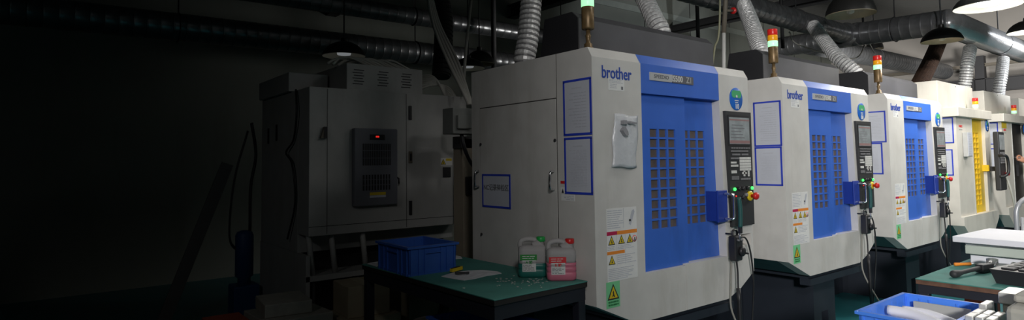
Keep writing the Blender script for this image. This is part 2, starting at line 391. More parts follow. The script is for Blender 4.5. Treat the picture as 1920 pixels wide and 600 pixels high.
    m.prism([(1.395, 1.918), (1.41, 1.918), (1.413, 1.93), (1.402, 1.937), (1.391, 1.93)], 'y', -.009, -.0075, KEYW)
    m.box(1.38, 1.425, -.0075, -.006, 1.894, 1.901, KEYW); m.box(1.385, 1.42, -.0075, -.006, 1.882, 1.888, KEYW)
    m.text(number, .05, FRONT(1.405, -.0068, 1.856), KEYW, .001)
    m.build('number_plaque', t, 'round blue number plaque with green top')
    # lettering, stickers
    m = MB(); m.text('brother', .098, FRONT(.197, -.0016, 1.985), INK, .0009, .80, .0015)
    m.build('maker_logo', t, 'blue maker lettering')
    m = MB(); m.box(.127, .259, -.001, 0, 1.89, 1.959, LABELP); text_rows(m, .135, .25, 1.93, 1.953, 3, -.001); text_rows(m, .14, .2, 1.9, 1.928, 3, -.001); m.box(.232, .247, -.0018, -.001, 1.897, 1.915, INKG)
    m.build('rating_sticker', t)
    m = MB(); y = -.0012; m.box(.088, .336, y, 0, .843, 1.237, LABELP)
    text_rows(m, .095, .225, 1.125, 1.23, 9, y); m.box(.225, .227, y-.0006, y, 1.125, 1.235, INKGR)
    m.prism([(.27, 1.145), (.285, 1.135), (.32, 1.21), (.312, 1.225), (.295, 1.215)], 'y', y-.0006, y, INKGR); m.box(.272, .287, y-.0012, y, 1.158, 1.17, INKK)
    m.box(.088, .17, y-.0006, y, 1.092, 1.112, CRIM); m.box(.17, .336, y-.0006, y, 1.092, 1.112, ORANGE); m.box(.088, .23, y-.0006, y, .988, 1.005, ORANGE)
    for i, x in enumerate((.125, .205, .275)): triangle_sign(m, x, 1.062, .05, y)
    triangle_sign(m, .125, .956, .05, y)
    m.lathe([(.019, 0), (.019, -.0006)], (.315, y, 1.06), REDP, 16, 'y'); m.lathe([(.014, 0), (.014, -.0012)], (.315, y, 1.06), LABELP, 16, 'y'); m.box(.312, .318, y-.0018, y, 1.05, 1.07, INKK)
    for x in (.166, .236): m.box(x, x+.001, y-.0006, y, .925, 1.09, INKGR)
    for x in (.092, .172, .242): text_rows(m, x, x+.066, 1.01, 1.035, 3, y)
    text_rows(m, .172, .33, .93, .985, 5, y); text_rows(m, .095, .33, .85, .915, 7, y)
    m.build('warning_sticker', t, 'white sticker with orange bands and hazard triangles')
    m = MB(); m.box(.076, .183, y, 0, .704, .843, GREENL); triangle_sign(m, .13, .785, .085, y); text_rows(m, .09, .17, .712, .742, 2, y, mt=mat('green ink', (.02, .2, .06), .6), rag=0, th=.6)
    m.build('caution_sticker', t, 'green sticker with black and yellow triangle')
    # under-body
    m = MB(); m.prism([(.003, ZCN-.001), (.333, ZO+.002), (1.237, ZO+.002), (1.557, ZCN-.001)], 'y', .012, DEP-.02, TEALP); m.build('coolant_pan', t)
    m = MB(); m.box(.4, 1.36, .035, .12, .492, .545, NAVY); m.box(.4, 1.36, .05, 1.1, .545, .585, NAVY); m.build('base_rail', t)
    m = MB(); m.box(.62, 1.0, .12, 1.1, .22, .545, NAVY); m.box(.62, .75, .12, 1.1, 0, .22, NAVY); m.box(.87, 1.0, .12, 1.1, 0, .22, NAVY); m.box(.2, 1.4, .75, 1.1, 0, .545, NAVY); m.build('pedestal', t)
    # roof gear
    m = MB(); m.prism([(.2, ZTT), (.2, 2.328), (.25, 2.373), (.49, 2.373), (.53, 2.17), (.53, ZTT)], 'x', .11, 1.46, MIDMETAL); m.build('roof_cover', t, 'grey metal roof cover')
    m = MB(); m.prism([(.2, ZTT), (.2, 2.33), (.25, 2.375), (.49, 2.375), (.53, 2.17), (.53, ZTT)], 'x', .1, .11, DKMETAL); m.build('cover_end_plate', t, 'black end plate with worn scratches')
    tw = signal_tower(t, .08, .1, ZTT)
    return t
def signal_tower(t, x, y, z, big=True):
    m = MB()
    if big:
        m.lathe([(.03, 0), (.032, .012), (.022, .02), (.024, .035), (.012, .045), (.013, .07), (.017, .085), (.012, .09), (.012, .12)], (x, y, z), BRASS, 16)
        m.lathe([(.034, .12), (.036, .125), (.036, .245), (.034, .247)], (x, y, z), BRASS, 20)
        lens = ((LGRN, .247, .293), (LAMB, .293, .337), (LRED, .337, .385))
    else:
        m.lathe([(.03, 0), (.03, .02), (.012, .025), (.012, .04), (.03, .045), (.03, .06)], (x, y, z), WHITE2, 16)
        lens = ((LGRN, .06, .10), (LAMB, .10, .14), (LRED, .14, .185))
    p = m.build('signal_tower', t)
    for (mt, a, b), nm in zip(lens, ('green_lens', 'amber_lens', 'red_lens')):
        m = MB(); r = .037 if big else .032; m.lathe([(r*.95, a), (r, a+.004), (r, b-.004), (r*.95, b)], (x, y, z), mt, 20); m.build(nm, p)
    return p
BM = [blue_machine('10', ('S500', 'Z1')), blue_machine('08', ('S500', 'Z1')), blue_machine('06', ('S500', 'Z1'))]
for o, x, y, l in zip(BM, (0, 2.0542, 4.1026), (0, .008, .02), (
        'white machining center with blue doors, nearest the workbench with jugs, plaque number 10',
        'white machining center with blue doors, second along the row, beside the one numbered 10',
        'white machining center with blue doors, third in the row, next to the yellow-doored machine')):
    o.location = (x, y, 0); tag(o, l, 'machine', 'blue-doored machining centers')

# ------------------------------------------------------------------ the ivory machines with tall white boxes
def ivory_machine(door):
    t = thing('machining_center', '', 'machine')
    m = MB(); m.box(0, 1.36, .09, 1.2, .69, 1.96, WHITE2); m.build('cabinet', t)
    m = MB(); m.prism([(0, .79), (0, .69), (.28, .50), (1.15, .50), (1.42, .69), (1.42, .79)], 'y', -.03, .09, WHITE2); m.build('lower_panel', t)
    m = MB(); m.box(-.08, 1.26, -.05, 1.2, 1.96, 2.07, WHITE2, .006); m.build('roof_cap', t)
    xl = .57 if door == 'yellow' else .50
    m = MB(); m.box(0, xl, 0, .09, .79, 1.96, WHITE2); m.box(xl-.005, xl+.005, -.008, .09, .79, 1.96, GREYP); m.build('left_column', t)
    xr = 1.13 if door == 'yellow' else 1.28
    m = MB(); m.box(xr, 1.36, 0, .09, .79, 1.96, WHITE2); m.build('right_column', t)
    m = MB(); m.box(.12, 1.52, .2, .75, 2.07, 2.42, WHITE2, .006); m.build('roof_box', t)
    for x, z in ((.8, 2.39), (.8, 2.13)):
        m = MB(); m.lathe([(.008, 0), (.008, -.006)], (x, .2, z), GREYP, 8, 'y'); m.build('bolt', t)
    if door == 'yellow':
        cols = [(.65+.1135*k, .65+.1135*k+.10) for k in range(3)]
        rows = [(1.79-.0655*k-.052, 1.79-.0655*k) for k in range(13, -1, -1)]
        d = door_plate(.575, 1.13, .79, 1.96, cols, rows, .035, .055, YEL).build('door', t)
        m = MB(); m.box(.63, 1.0, .055, .06, .86, 1.81, mat('amber pane', (.36, .22, .04), .4)); m.build('window', d)
        m = MB(); m.box(1.08, 1.13, -.03, .035, 1.3, 1.38, YEL); m.build('door_handle', d)
    else:
        m = MB(); m.box(.505, .75, .07, .09, .79, 1.96, BLK); m.box(.75, 1.28, .05, .09, .79, 1.96, mat('darkened doorway', (.022, .021, .019), .5)); m.box(.75, .775, .045, .05, .79, 1.96, mat('dark door trim', (.06, .06, .06), .5)); d = m.build('door', t)  # black and near-black plates stand in for shade inside the doorway
        m = MB(); m.box(.79, .82, 0, .03, 1.2, 1.5, BLK); m.build('door_handle', d)
    # maker sticker, plaque
    m = MB(); m.text('FANUC', .040, FRONT(.16, -.0008, 1.85), REDP, .001); text_rows(m, .10, .22, 1.80, 1.82, 1, 0, mt=INKG, rag=.1); m.build('maker_sticker', t)
    m = MB(); m.lathe([(.075, 0), (.075, -.005)], (1.24, 0, 1.885), MATS['plaque blue'], 28, 'y'); m.lathe([(.03, -.005), (.03, -.006)], (1.24, 0, 1.915), MATS['plaque green'], 16, 'y'); m.box(1.215, 1.265, -.0065, -.005, 1.86, 1.872, KEYW); m.box(1.225, 1.255, -.0065, -.005, 1.835, 1.85, KEYW); m.build('number_plaque', t)
    # side-swinging panel
    m = MB(); m.box(1.03, 1.29, -.16, -.10, 1.06, 1.80, PANEL, .012); m.box(1.15, 1.2, -.10, 0, 1.3, 1.36, BLK); p = m.build('control_panel', t)
    m = MB(); m.box(1.06, 1.26, -.165, -.16, 1.57, 1.76, SCREEN); m.build('screen', p)
    m = MB()
    for i in range(5):
        for j in range(5): m.box(1.06+.04*i, 1.092+.04*i, -.166, -.16, 1.40+.03*j, 1.422+.03*j, KEYG)
    m.build('key_block', p)
    m = MB(); m.lathe([(.014, -.16), (.014, -.18), (.028, -.182), (.026, -.2)], (1.25, 0, 1.27), REDP, 16, 'y'); m.build('stop_button', p)
    m = MB(); m.tube(smooth_path([(1.0, -.16, 1.5), (1.0, -.22, 1.5), (1.06, -.23, 1.45), (1.07, -.23, 1.3), (1.02, -.2, 1.24), (1.0, -.16, 1.24)], 5), .016, BLK, 8); m.build('panel_grip', p)
    m = MB(); m.prism([(.003, .689), (.28, .502), (1.13, .502), (1.357, .689)], 'y', .0905, 1.15, TEALP); m.build('coolant_pan', t)
    m = MB(); m.box(.3, 1.1, .1, 1.1, 0, .502, NAVY); m.build('pedestal', t)
    signal_tower(t, 1.2, .1, 2.07, False)
    return t
IM = [ivory_machine('yellow'), ivory_machine('dark')]
IM.append(copy_tree(IM[1]))
for o, x, l in zip(IM, (6.06, 7.98, 9.9), ('ivory machining center with yellow lattice door and tall white roof box', 'ivory machining center with dark open doorway, the hand of a worker at it', 'ivory machining center at the far right edge, only its roof box and lamp showing')):
    o.location = (x, 0, 0); tag(o, l, 'machine', 'ivory machining centers')
m = MB(); m.box(.02, .26, -.001, 0, 1.875, 1.955, YELP); o = m.build('yellow_sticker', IM[1])
# printed holder on the yellow machine
h = thing('document_holder', 'white upright paper holder hung left of the yellow lattice door', 'holder', (6.06, 0, 0))
m = MB(); m.box(.20, .36, -.05, -.002, 1.49, 1.78, GREYP, .004); m.build('backing', h)
m = MB(); m.box(.21, .36, -.054, -.05, 1.5, 1.775, PAPER); text_rows(m, .22, .35, 1.52, 1.76, 12, -.054); m.build('sheet', h)

# ------------------------------------------------------------------ taped documents on machine sides
def side_doc(x, y0, y1, z0, z1, label, rows=14, skew=0., plain=None, group='taped documents on the machine sides'):
    t = thing('taped_document', label, 'document', (x-.001, 0, 0), group=group)
    m = MB(); m.box(-.0016, 0, y0, y1, z0, z1, PAPER)
    if plain: m.text(plain, .044, SIDE(-.002, (y0+y1)/2, (z0+z1)/2+.02), INKG, .0008, .95)
    else:
        text_rows(m, y0+.03, y1-.03, z0+.03, z1-.06, rows, -.0016, 'side', INKGR, th=.22); m.box(-.0022, -.0016, (y0+y1)/2-.04, (y0+y1)/2+.04, z1-.043, z1-.037, INKGR)
    m.build('sheet', t)
    m = MB(); w = .009; a = -.0026
    m.box(a, 0, y0-w, y1+w, z1-w*.4, z1+w, TAPE); m.box(a, 0, y0-w, y1+w, z0-w, z0+w*.4, TAPE); m.box(a, 0, y0-w, y0+w*.5, z0, z1, TAPE); m.box(a, 0, y1-w*.5, y1+w, z0, z1, TAPE)
    m.build('tape_border', t); return t
side_doc(0, .014, .218, 1.65, 1.945, 'upper blue-taped document in a glossy sleeve on the nearest blue-doored machine', 12)
side_doc(0, .016, .216, 1.325, 1.622, 'lower blue-taped document on the nearest blue-doored machine, below the glossy one', 24)
side_doc(-.005, .726, 1.014, 1.212, 1.412, 'blue-taped sign with a line of large characters beside the side door handle', plain='NC记录待检区')
side_doc(2.0542, .03, .235, 1.60, 1.93, 'upper blue-taped document on the side of the second machine in the row', 14)
side_doc(2.0542, .035, .235, 1.30, 1.58, 'lower blue-taped document on the side of the second machine in the row', 24)
side_doc(4.1026, .05, .24, 1.65, 1.94, 'upper blue-taped document on the side of the third machine in the row', 14)
side_doc(4.1026, .09, .27, 1.34, 1.63, 'lower blue-taped document, shifted inward, on the side of the third machine in the row', 24)
side_doc(6.06, .035, .17, 1.66, 1.945, 'upper blue-taped document on the side of the yellow-doored machine', 10)
side_doc(6.06, .055, .19, 1.28, 1.57, 'lower blue-taped document on the side of the yellow-doored machine', 10)
side_doc(7.98, .045, .17, 1.66, 1.945, 'upper blue-taped document beside the panel of the yellow-doored machine', 10)
side_doc(7.98, .07, .19, 1.32, 1.59, 'lower blue-taped document beside the panel of the yellow-doored machine', 10)
# small notices beside the lower document of the nearest machine
m = MB(); m.box(-.001, 0, .15, .258, 1.276, 1.312, LABELP); text_rows(m, .155, .25, 1.28, 1.308, 3, -.001, 'side'); m.box(-.001, 0, .229, .262, 1.318, 1.352, LABELP); m.prism([(.235, 1.32), (.255, 1.32), (.245, 1.346)], 'x', -.0016, -.001, INKK); m.box(-.001, 0, .229, .262, 1.372, 1.388, REDP)
m.build('hazard_sticker', BM[0])
# plastic document bag hanging on the nearest machine
t = thing('document_bag', 'crumpled clear plastic bag of papers taped to the nearest machine left of its blue doors', 'bag')
def bag_mesh():
    m = MB(); nx, nz = 10, 18; vs = []
    rnd = random.Random(3)
    for sgn in (0, 1):
        for j in range(nz+1):
            for i in range(nx+1):
                u, v = i/nx, j/nz
                x = .165+.205*u-.028*(1-v)+.006*math.sin(9*v+u*3); z = 1.463+.297*v-.006*u+.004*math.sin(7*u)
                d = .004+.02*(math.sin(math.pi*u)**.5)*(math.sin(math.pi*min(1, (1-v)*.62+.02))**.8)
                y = -.002 if sgn else -d-.002*rnd.random()-.002*math.sin(14*u+8*v)
                vs.append((x, y, z))
    fs = []; n = (nx+1)*(nz+1); I = lambda s, i, j: s*n+j*(nx+1)+i
    for s_ in (0, 1):
        for j in range(nz):
            for i in range(nx): fs.append((I(s_, i, j), I(s_, i+1, j), I(s_, i+1, j+1), I(s_, i, j+1)))
    for i in range(nx): fs += [(I(0, i, 0), I(1, i, 0), I(1, i+1, 0), I(0, i+1, 0)), (I(0, i, nz), I(0, i+1, nz), I(1, i+1, nz), I(1, i, nz))]
    for j in range(nz): fs += [(I(0, 0, j), I(0, 0, j+1), I(1, 0, j+1), I(1, 0, j)), (I(0, nx, j), I(1, nx, j), I(1, nx, j+1), I(0, nx, j+1))]
    m.add(vs, fs, mat('creased clear film', (.62, .64, .67), .25, bump=.6, scale=22), True)
    return m
bag_mesh().build('pouch', t)
m = MB(); MATS.setdefault('grey print', mat('grey print', (.3, .3, .32), .5)); m.prism([(.2, 1.70), (.228, 1.70), (.228, 1.722), (.2, 1.722)], 'y', -.044, -.02, mat('grey print', (.2, .2, .22), .5)); m.prism([(.255, 1.705), (.31, 1.703), (.31, 1.712), (.255, 1.718)], 'y', -.044, -.02, MATS['grey print'])
m.prism([(.19, 1.665), (.21, 1.685), (.232, 1.66), (.236, 1.64), (.215, 1.635)], 'y', -.046, -.02, MATS['grey print']); m.build('printed_mark', t)

# ------------------------------------------------------------------ handwheel pendants and air guns
def pendant(x, y, label):
    t = thing('handwheel_pendant', label, 'pendant', (x, y, 0), group='handwheel pendants')
    m = MB(); m.box(1.205, 1.285, -.085, -.03, .838, 1.0, BLK, .01); m.box(1.285, 1.315, -.07, -.035, .86, .985, BLK, .006); m.build('body', t)
    m = MB(); m.lathe([(.03, -.085), (.032, -.1), (.024, -.108), (.008, -.11)], (1.262, 0, .9), BLK, 20, 'y'); m.lathe([(.006, -.1), (.006, -.128), (.004, -.13)], (1.278, 0, .888), BLK, 8, 'y'); m.build('dial', t)
    for xx, zz in ((1.225, .975), (1.262, .975)):
        m = MB(); m.lathe([(.009, -.085), (.008, -.1)], (xx, 0, zz), KEYG, 10, 'y'); m.build('knob', t)
    m = MB(); m.tube(smooth_path([(1.22, -.055, .995), (1.222, -.055, 1.03), (1.25, -.055, 1.036), (1.272, -.055, 1.022), (1.27, -.055, .995)], 4), .007, BLK, 8); m.tube([(1.225, -.055, 1.01), (1.225, -.002, 1.01)], .006, BLK, 8); m.build('hanging_hook', t)
    m = MB(); m.tube(smooth_path([(1.25, -.058, .84), (1.256, -.06, .76), (1.248, -.065, .65), (1.25, -.07, .5), (1.26, -.07, .35), (1.27, -.05, .012)], 6), .006, BLK, 6)
    m.tube([(1.249, -.065, .66), (1.251, -.068, .58), (1.25, -.07, .35), (1.262, -.07, .2)], .014, BLK, 8); m.build('cable', t)
    m = MB(); m.tube(smooth_path([(1.30, -.05, .98), (1.36, -.06, .975), (1.41, -.06, .90), (1.455, -.05, .76), (1.475, -.04, .6), (1.47, .0, .2), (1.46, .05, .012)], 6), .006, BLK, 6); m.build('plug_cable', t)
    return t
def air_gun(x, y, label):
    t = thing('air_gun', label, 'air gun', (x, y, 0), group='air guns hung at the door handles')
    m = MB(); m.tube(smooth_path([(1.206, -.116, 1.25), (1.214, -.118, 1.19), (1.218, -.116, 1.12), (1.219, -.112, 1.06)], 5), .014, mat('dark green hose', (.02, .09, .085), .45), 8); m.build('hose', t)
    m = MB(); m.box(1.208, 1.23, -.122, -.1, 1.02, 1.075, BLK, .004); m.tube([(1.216, -.112, 1.03), (1.204, -.114, .985)], .006, STEEL, 8); m.build('nozzle', t)
    m = MB(); m.tube(smooth_path([(1.25, -.022, .90), (1.245, -.022, .8), (1.235, -.022, .68), (1.235, -.025, .5), (1.32, -.11, .25), (1.40, -.22, .012)], 6), .0065, mat('dull air line', (.3, .29, .26), .6), 6); m.build('air_line', t, 'thin pale air line')
    return t
for k, (x, y, l) in enumerate(((0, 0, 'nearest machine, numbered 10'), (2.0542, .008, 'second machine in the row'), (4.1026, .02, 'third machine'))):
    pendant(x, y, 'black handwheel pendant hanging under the panel of the '+l)
    air_gun(x, y, 'dark green air hose hung at the door handle of the '+l)
m = MB(); m.tube(smooth_path([(1.08, -.2, 1.25), (1.14, -.23, 1.05), (1.25, -.23, .85), (1.42, -.2, .55), (1.46, -.1, .012)], 6), .012, CABLEW, 6)
o = m.build('air_hose'); o.location = (6.06, 0, 0); tag(o, 'pale hose trailing down from the panel of the yellow-doored machine', 'hose')
m = MB(); m.tube(smooth_path([(8.83, -.06, 1.3), (8.86, -.09, 1.0), (8.95, -.1, .6), (9.0, -.1, .012)], 6), .012, CABLEW, 6)
tag(m.build('air_hose'), 'pale hose hanging down in front of the dark doorway beside the hand', 'hose')
for nm, pts, l in (('floor_cable', [(3.55, -.02, .012), (3.75, -.1, .012), (4.1, -.12, .012), (4.6, -.06, .012), (5.0, -.2, .012)], 'pale cable lying on the floor before the second machine'),
                   ('floor_cable', [(2.62, .06, .012), (2.75, .0, .03), (2.95, .02, .03), (3.1, .08, .012)], 'yellowish cable on the floor at the pedestal of the second machine')):
    m = MB(); m.tube(smooth_path(pts, 6), .009, CABLEW, 6); tag(m.build(nm), l, 'cable')

# ------------------------------------------------------------------ overhead ducts
def ribbed(pts, r, mt, pitch=.035, n=14, amp=.12, groove=None):
    P = smooth_path(pts, n); L = sum((P[i+1]-P[i]).length for i in range(len(P)-1))
    N = max(8, int(L/pitch)); out = []; rr = []; i = 0
    cum = [0]
    for k in range(len(P)-1): cum.append(cum[-1]+(P[k+1]-P[k]).length)
    for k in range(N):
        for fr, q in ((.0, 1), (.5, 1), (.62, 1-amp), (.88, 1-amp)):
            d = L*(k+fr)/N
            while i < len(P)-2 and cum[i+1] < d: i += 1
            f = (d-cum[i])/max(1e-9, cum[i+1]-cum[i]); out.append(P[i].lerp(P[i+1], f)); rr.append(r*q)
    m = MB(); m.tube(out, rr, mt, 18)
    if groove:
        g = m.mi(groove); m.m = [g if ((j//18) % 4 in (2,) and j < 18*(len(out)-1)) else q for j, q in enumerate(m.m)]
    m.sm = [False]*len(m.sm); return m
SEAMD = mat('duct seam', (.07, .07, .075), .5, metal=.4)
def spiral_duct(a, b, r, mt=GALV, pitch=.12):
    a, b = Vector(a), Vector(b); L = (b-a).length; pts = []; rr = []; n = int(L/pitch)
    for k in range(n):
        for f, q in ((0, 1), (.86, 1), (.89, 1.012), (.95, 1.012), (.98, 1)):
            pts.append(a.lerp(b, (k+f)/n)); rr.append(r*q)
    pts.append(b); rr.append(r)
    m = MB(); m.tube(pts, rr, mt, 28)
    g = m.mi(SEAMD); m.m = [g if (j//28) % 5 in (1, 3) and j < 28*(len(pts)-2) else q for j, q in enumerate(m.m)]; return m
def wavy(a, b, r, pitch=.055, amp=.012):
    a, b = Vector(a), Vector(b); n = int((b-a).length/pitch)*6
    m = MB(); m.tube([a.lerp(b, k/n) for k in range(n+1)], [r+amp*math.cos(2*math.pi*k/6) for k in range(n+1)], FOILD, 28); return m
def strap(m, p, ax, r, top):
    x, y, z = p
    ring = [(x, y+math.cos(a)*r*1.04, z+math.sin(a)*r*1.04) if ax == 'x' else (x+math.cos(a)*r*1.04, y, z+math.sin(a)*r*1.04) for a in [2*math.pi*k/24 for k in range(24)]]
    m.tube(ring, .008, IRON, 6, closed=True); m.tube([(x, y, z+r), (x, y, top)], .008, IRON, 6)
d = thing('duct_run', 'long round galvanised duct above the row of machines, bending over the aisle', 'duct')
spiral_duct((1.5, 1.5, 3.31), (7.0, 1.5, 3.30), .135).build('duct_pipe', d)
spiral_duct((7.0, 1.55, 3.30), (7.03, .3, 3.27), .165).build('duct_pipe', d)
m = MB(); m.tube(smooth_path([(6.85, 1.5, 3.3), (7.02, 1.5, 3.3), (7.0, 1.35, 3.3)], 6), .17, GALV, 24); m.build('elbow', d)
wavy((7.0, .3, 3.26), (11.0, .3, 3.28), .165).build('flexible_section', d)
for p, ax, r in (((3.6, 1.5, 3.31), 'x', .135), ((5.4, 1.5, 3.305), 'x', .135), ((7.01, .9, 3.28), 'y', .165), ((9.5, .3, 3.27), 'x', .165)):
    m = MB(); strap(m, p, ax, r, ZC); m.build('hanger', d)
def back_duct(label, runs, r, hangers, ax='x'):
    t = thing('duct', label, 'duct', group='ducts at the back wall')
    for a, b in runs: spiral_duct(a, b, r).build('duct_pipe', t)
    for p in hangers: m = MB(); strap(m, p, ax, r, ZC); m.build('hanger', t)
    return t
back_duct('upper of two round ducts crossing above the big machine at the back left', [((-5, 4.5, 3.36), (7.5, 4.5, 3.42))], .11, [(-1, 4.5, 3.38), (1.4, 4.5, 3.39), (4, 4.5, 3.40)])
back_duct('lower, thicker of two round ducts crossing above the big machine at the back left', [((-5, 5, 2.97), (4.2, 5, 3.05))], .15, [(-1.2, 5, 3.0), (1.7, 5, 3.025)])
p = at(1440, 92, y=4.2); q = at(1575, 84, y=2.5)
t = back_duct('round duct behind the third machine turning off below the tiny cone lamp', [(p, (p.x+.1, 2.2, p.z)), ((p.x+.05, 3.4, p.z-.02), (16.6, 3.0, p.z-.06))], .2, [(12.5, 3.2, p.z-.04)])
def drop(p): return [p, (p.x, p.y-.01, 2.24), (p.x, p.y-.01, 2.14)]
HOSES = (([at(998, -30, y=.93), at(993, 40, y=.91), at(988, 85, y=.9), (.275, .9, 2.22), (.272, .9, 2.136)], .075, 'crinkled foil hose rising behind the machine roof nearest the big dark machine'),
         ([at(1196, -25, y=1.05), at(1212, 5, y=.9), at(1228, 38, y=.75)]+drop(at(1241, 66, y=.68)), .075, 'foil hose dropping to the roof cover of the nearest blue-doored machine'),
         ([at(1394, 8, y=1.36), at(1406, 38, y=1.1), at(1420, 78, y=.85)]+drop(at(1431, 108, y=.70)), .085, 'foil hose dropping to the roof cover of the second machine'),
         ([at(1524, 48, y=1.36), at(1545, 77, y=1.15), at(1572, 110, y=.9)]+drop(at(1608, 142, y=.70)), .085, 'foil hose sloping down to the roof cover of the third machine'),
         ([at(1819, 90, y=.3), at(1814, 120, y=.3), at(1809, 155, y=.34), (7.82, .40, 2.36), (7.62, .43, 2.25)], .082, 'ribbed metal hose rising from the roof box of the yellow-doored machine'),
         ([at(1881, 110, y=.3), at(1878, 140, y=.3), at(1873, 170, y=.34), (9.72, .40, 2.36), (9.54, .43, 2.25)], .082, 'ribbed metal hose rising from the roof box of the machine with dark doorway'))
for pts, r, l in HOSES:
    tag(ribbed(pts, r, FOIL, .036, amp=.14, groove=GROOVE).build('flexible_hose'), l, 'hose', 'flexible hoses above the machines')
tag(ribbed([at(1762, 75, y=1.3), at(1745, 115, y=1.2), at(1720, 165, y=1.1)], .12, BROWN, .05).build('hanging_hose'), 'rusty brown hose sloping down behind the dark pendant lamp', 'hose', 'flexible hoses above the machines')
tag(ribbed([at(822, -20, y=3.2), at(832, 40, y=3.15), at(828, 145, y=3.0)], .1, mat('black ribbed hose', (.03, .03, .03), .5), .05).build('hanging_hose'), 'black ribbed hose hanging above the big dark machine', 'hose', 'flexible hoses above the machines')

# vertical pipes, cables
t = thing('water_pipe', 'brown and white upright pipe behind the roof cover of the nearest blue-doored machine', 'pipe')
a = at(1362, -20, y=.9); b = at(1357, 62, y=.9); c = at(1357, 122, y=.9)
m = MB(); m.tube([(a.x, a.y, a.z+1.8), a, b], .022, IRON2, 10); m.build('upper_pipe', t)
m = MB(); m.tube([b, c, (c.x, c.y, 2.124)], .018, WPIPE, 10); m.build('lower_pipe', t)
p = at(1375, 20, y=.9); m = MB(); m.tube([at(1359, 20, y=.9), p], .014, IRON2, 8); m.lathe([(.03, -.012), (.034, 0), (.03, .012)], p, REDP, 14, 'x'); m.build('valve', t, 'red valve wheel')
m = MB(); m.tube(smooth_path([(a.x-.1, .85, 5.2), at(1350, 10, y=.85), at(1340, 90, y=.8), at(1336, 122, y=.7)], 8), .009, mat('olive hose', (.3, .3, .2), .6), 8)
tag(m.build('air_hose'), 'thin olive hose hanging beside the brown and white pipe', 'hose')
m = MB()
for k in range(4):
    o = .045*k; m.tube(smooth_path([at(800+2*k, -20, y=2.45+o), at(812+4*k, 45, y=2.4+o), at(838+6*k, 110, y=2.3+o), at(868+3*k, 172, y=2.12+o*.5), at(878+2*k, 196, y=2.10)], 8), .014, CABLEW, 8)
tag(m.build('cable_bundle'), 'bundle of pale cables sloping down beside the big dark machine', 'cables')
m = MB(); m.tube([at(884, -10, y=2.65), at(872, 110, y=2.65), at(868, 178, y=2.65)], .016, CABLEW, 8)
tag(m.build('hanging_conduit'), 'pale upright conduit hanging left of the side panel of the nearest blue-doored machine', 'pipe')
m = MB(); pA = at(925, 20, y=4.15); m.tube([(pA.x, pA.y, 5.4), (pA.x, pA.y, 2.2)], .035, IRON, 8); tag(m.build('hanger_post'), 'thin dark hanger post behind the pendant lamps at the back', 'post')
for (u0, v0, u1, v1, y, l) in ((1308, 40, 1313, 82, 3.2, 'short dark hanger behind the nearest roof cover'), (1464, -10, 1466, 90, 2.6, 'thin dark hanger behind the signal lamp of the second machine'), (1620, 80, 1622, 112, 4.3, 'thin dark hanger behind the signal lamp of the third machine')):
    a = at(u0, v0, y=y); m = MB(); m.tube([(a.x, a.y, 5.45), (a.x, a.y, at(u1, v1, y=y).z)], .03, IRON, 8); tag(m.build('duct_hanger'), l, 'hanger', 'duct hangers')
m = MB(); m.tube(smooth_path([at(1480, 60, y=1.8), at(1500, 85, y=1.85), at(1600, 110, y=1.85), at(1625, 80, y=1.85), at(1640, 100, y=1.85)], 8), .01, CABLEW, 6)
tag(m.build('hanging_cable'), 'thin pale cable looping behind the foil hose of the third machine', 'cable')

# ------------------------------------------------------------------ pendant lamps
SHADEO = mat('gold-lit enamel inside', (.5, .43, .3), .45, var=.2)  # golden light inside the unlit shades put into this colour
def lamp(c, r, label, bulb=None, h=None):
    h = h or r*.62
    t = thing('pendant_lamp', label, 'lamp', c, group='pendant lamps of the hall')
    prof = [(r, 0), (r*.97, h*.18), (r*.86, h*.45), (r*.66, h*.72), (r*.4, h*.92), (r*.14, h), (.035, h*1.02), (.03, h*1.25)]
    m = MB(); seg = 36; vs = []
    for rr, z in prof: vs += [(rr*math.cos(2*math.pi*k/seg), rr*math.sin(2*math.pi*k/seg), z) for k in range(seg)]
    m.add(vs, [(i*seg+k, i*seg+(k+1) % seg, (i+1)*seg+(k+1) % seg, (i+1)*seg+k) for i in range(len(prof)-1) for k in range(seg)], SHADE, True); sh = m.build('lamp_shade', t)
    m = MB(); vs = []
    q = [(rr*.985, z-.004) for rr, z in prof[:6]]
    for rr, z in q: vs += [(rr*math.cos(2*math.pi*k/seg), rr*math.sin(2*math.pi*k/seg), z) for k in range(seg)]
    m.add(vs, [(i*seg+k, (i+1)*seg+k, (i+1)*seg+(k+1) % seg, i*seg+(k+1) % seg) for i in range(len(q)-1) for k in range(seg)], SHADEI if bulb else SHADEO, True); m.build('reflector', sh, 'pale inside of the shade')
    m = MB(); m.tube([(0, 0, h*1.2), (0, 0, ZC-c[2]-.01)], .008, IRON, 6); m.build('cord', t)
    m = MB(); b = r*(.34 if bulb else .16); m.lathe([(.02, h*.95), (.03, h*.8), (b*.7, h*.55), (b, h*.3), (b*.9, h*.08), (b*.5, h*.04), (.01, h*.02)], (0, 0, 0), bulb or SHADEI, 20); m.build('bulb', t)
    return t
def spot(c, power, ang=150, blend=.5, rad=.15, aim=None, col=(1, .965, .9), name='lamp_or_added_light'):
    l = bpy.data.lights.new(name, 'SPOT'); l.energy = power; l.spot_size = R(ang); l.spot_blend = blend; l.shadow_soft_size = rad; l.color = col
    o = bpy.data.objects.new(name, l); COL.objects.link(o); o.location = c
    d = (Vector(aim)-Vector(c)) if aim else Vector((0, 0, -1)); o.rotation_euler = d.to_track_quat('-Z', 'Y').to_euler(); return o
def area_lamp(c, power, r):
    return spot((c[0], c[1], c[2]-.03), power, 160, .35, r)
lamp(at(1595, 27, D=6.5), .25, 'unlit dark dome lamp above the second machine and the duct bend', h=.25)
lamp(at(1766, 77, D=7.6), .23, 'unlit dark lamp in front of the rusty brown hose', h=.17)
lamp(at(1640, 92, D=15), .2, 'tiny dark cone lamp far behind the signal lamp of the third machine', h=.32)
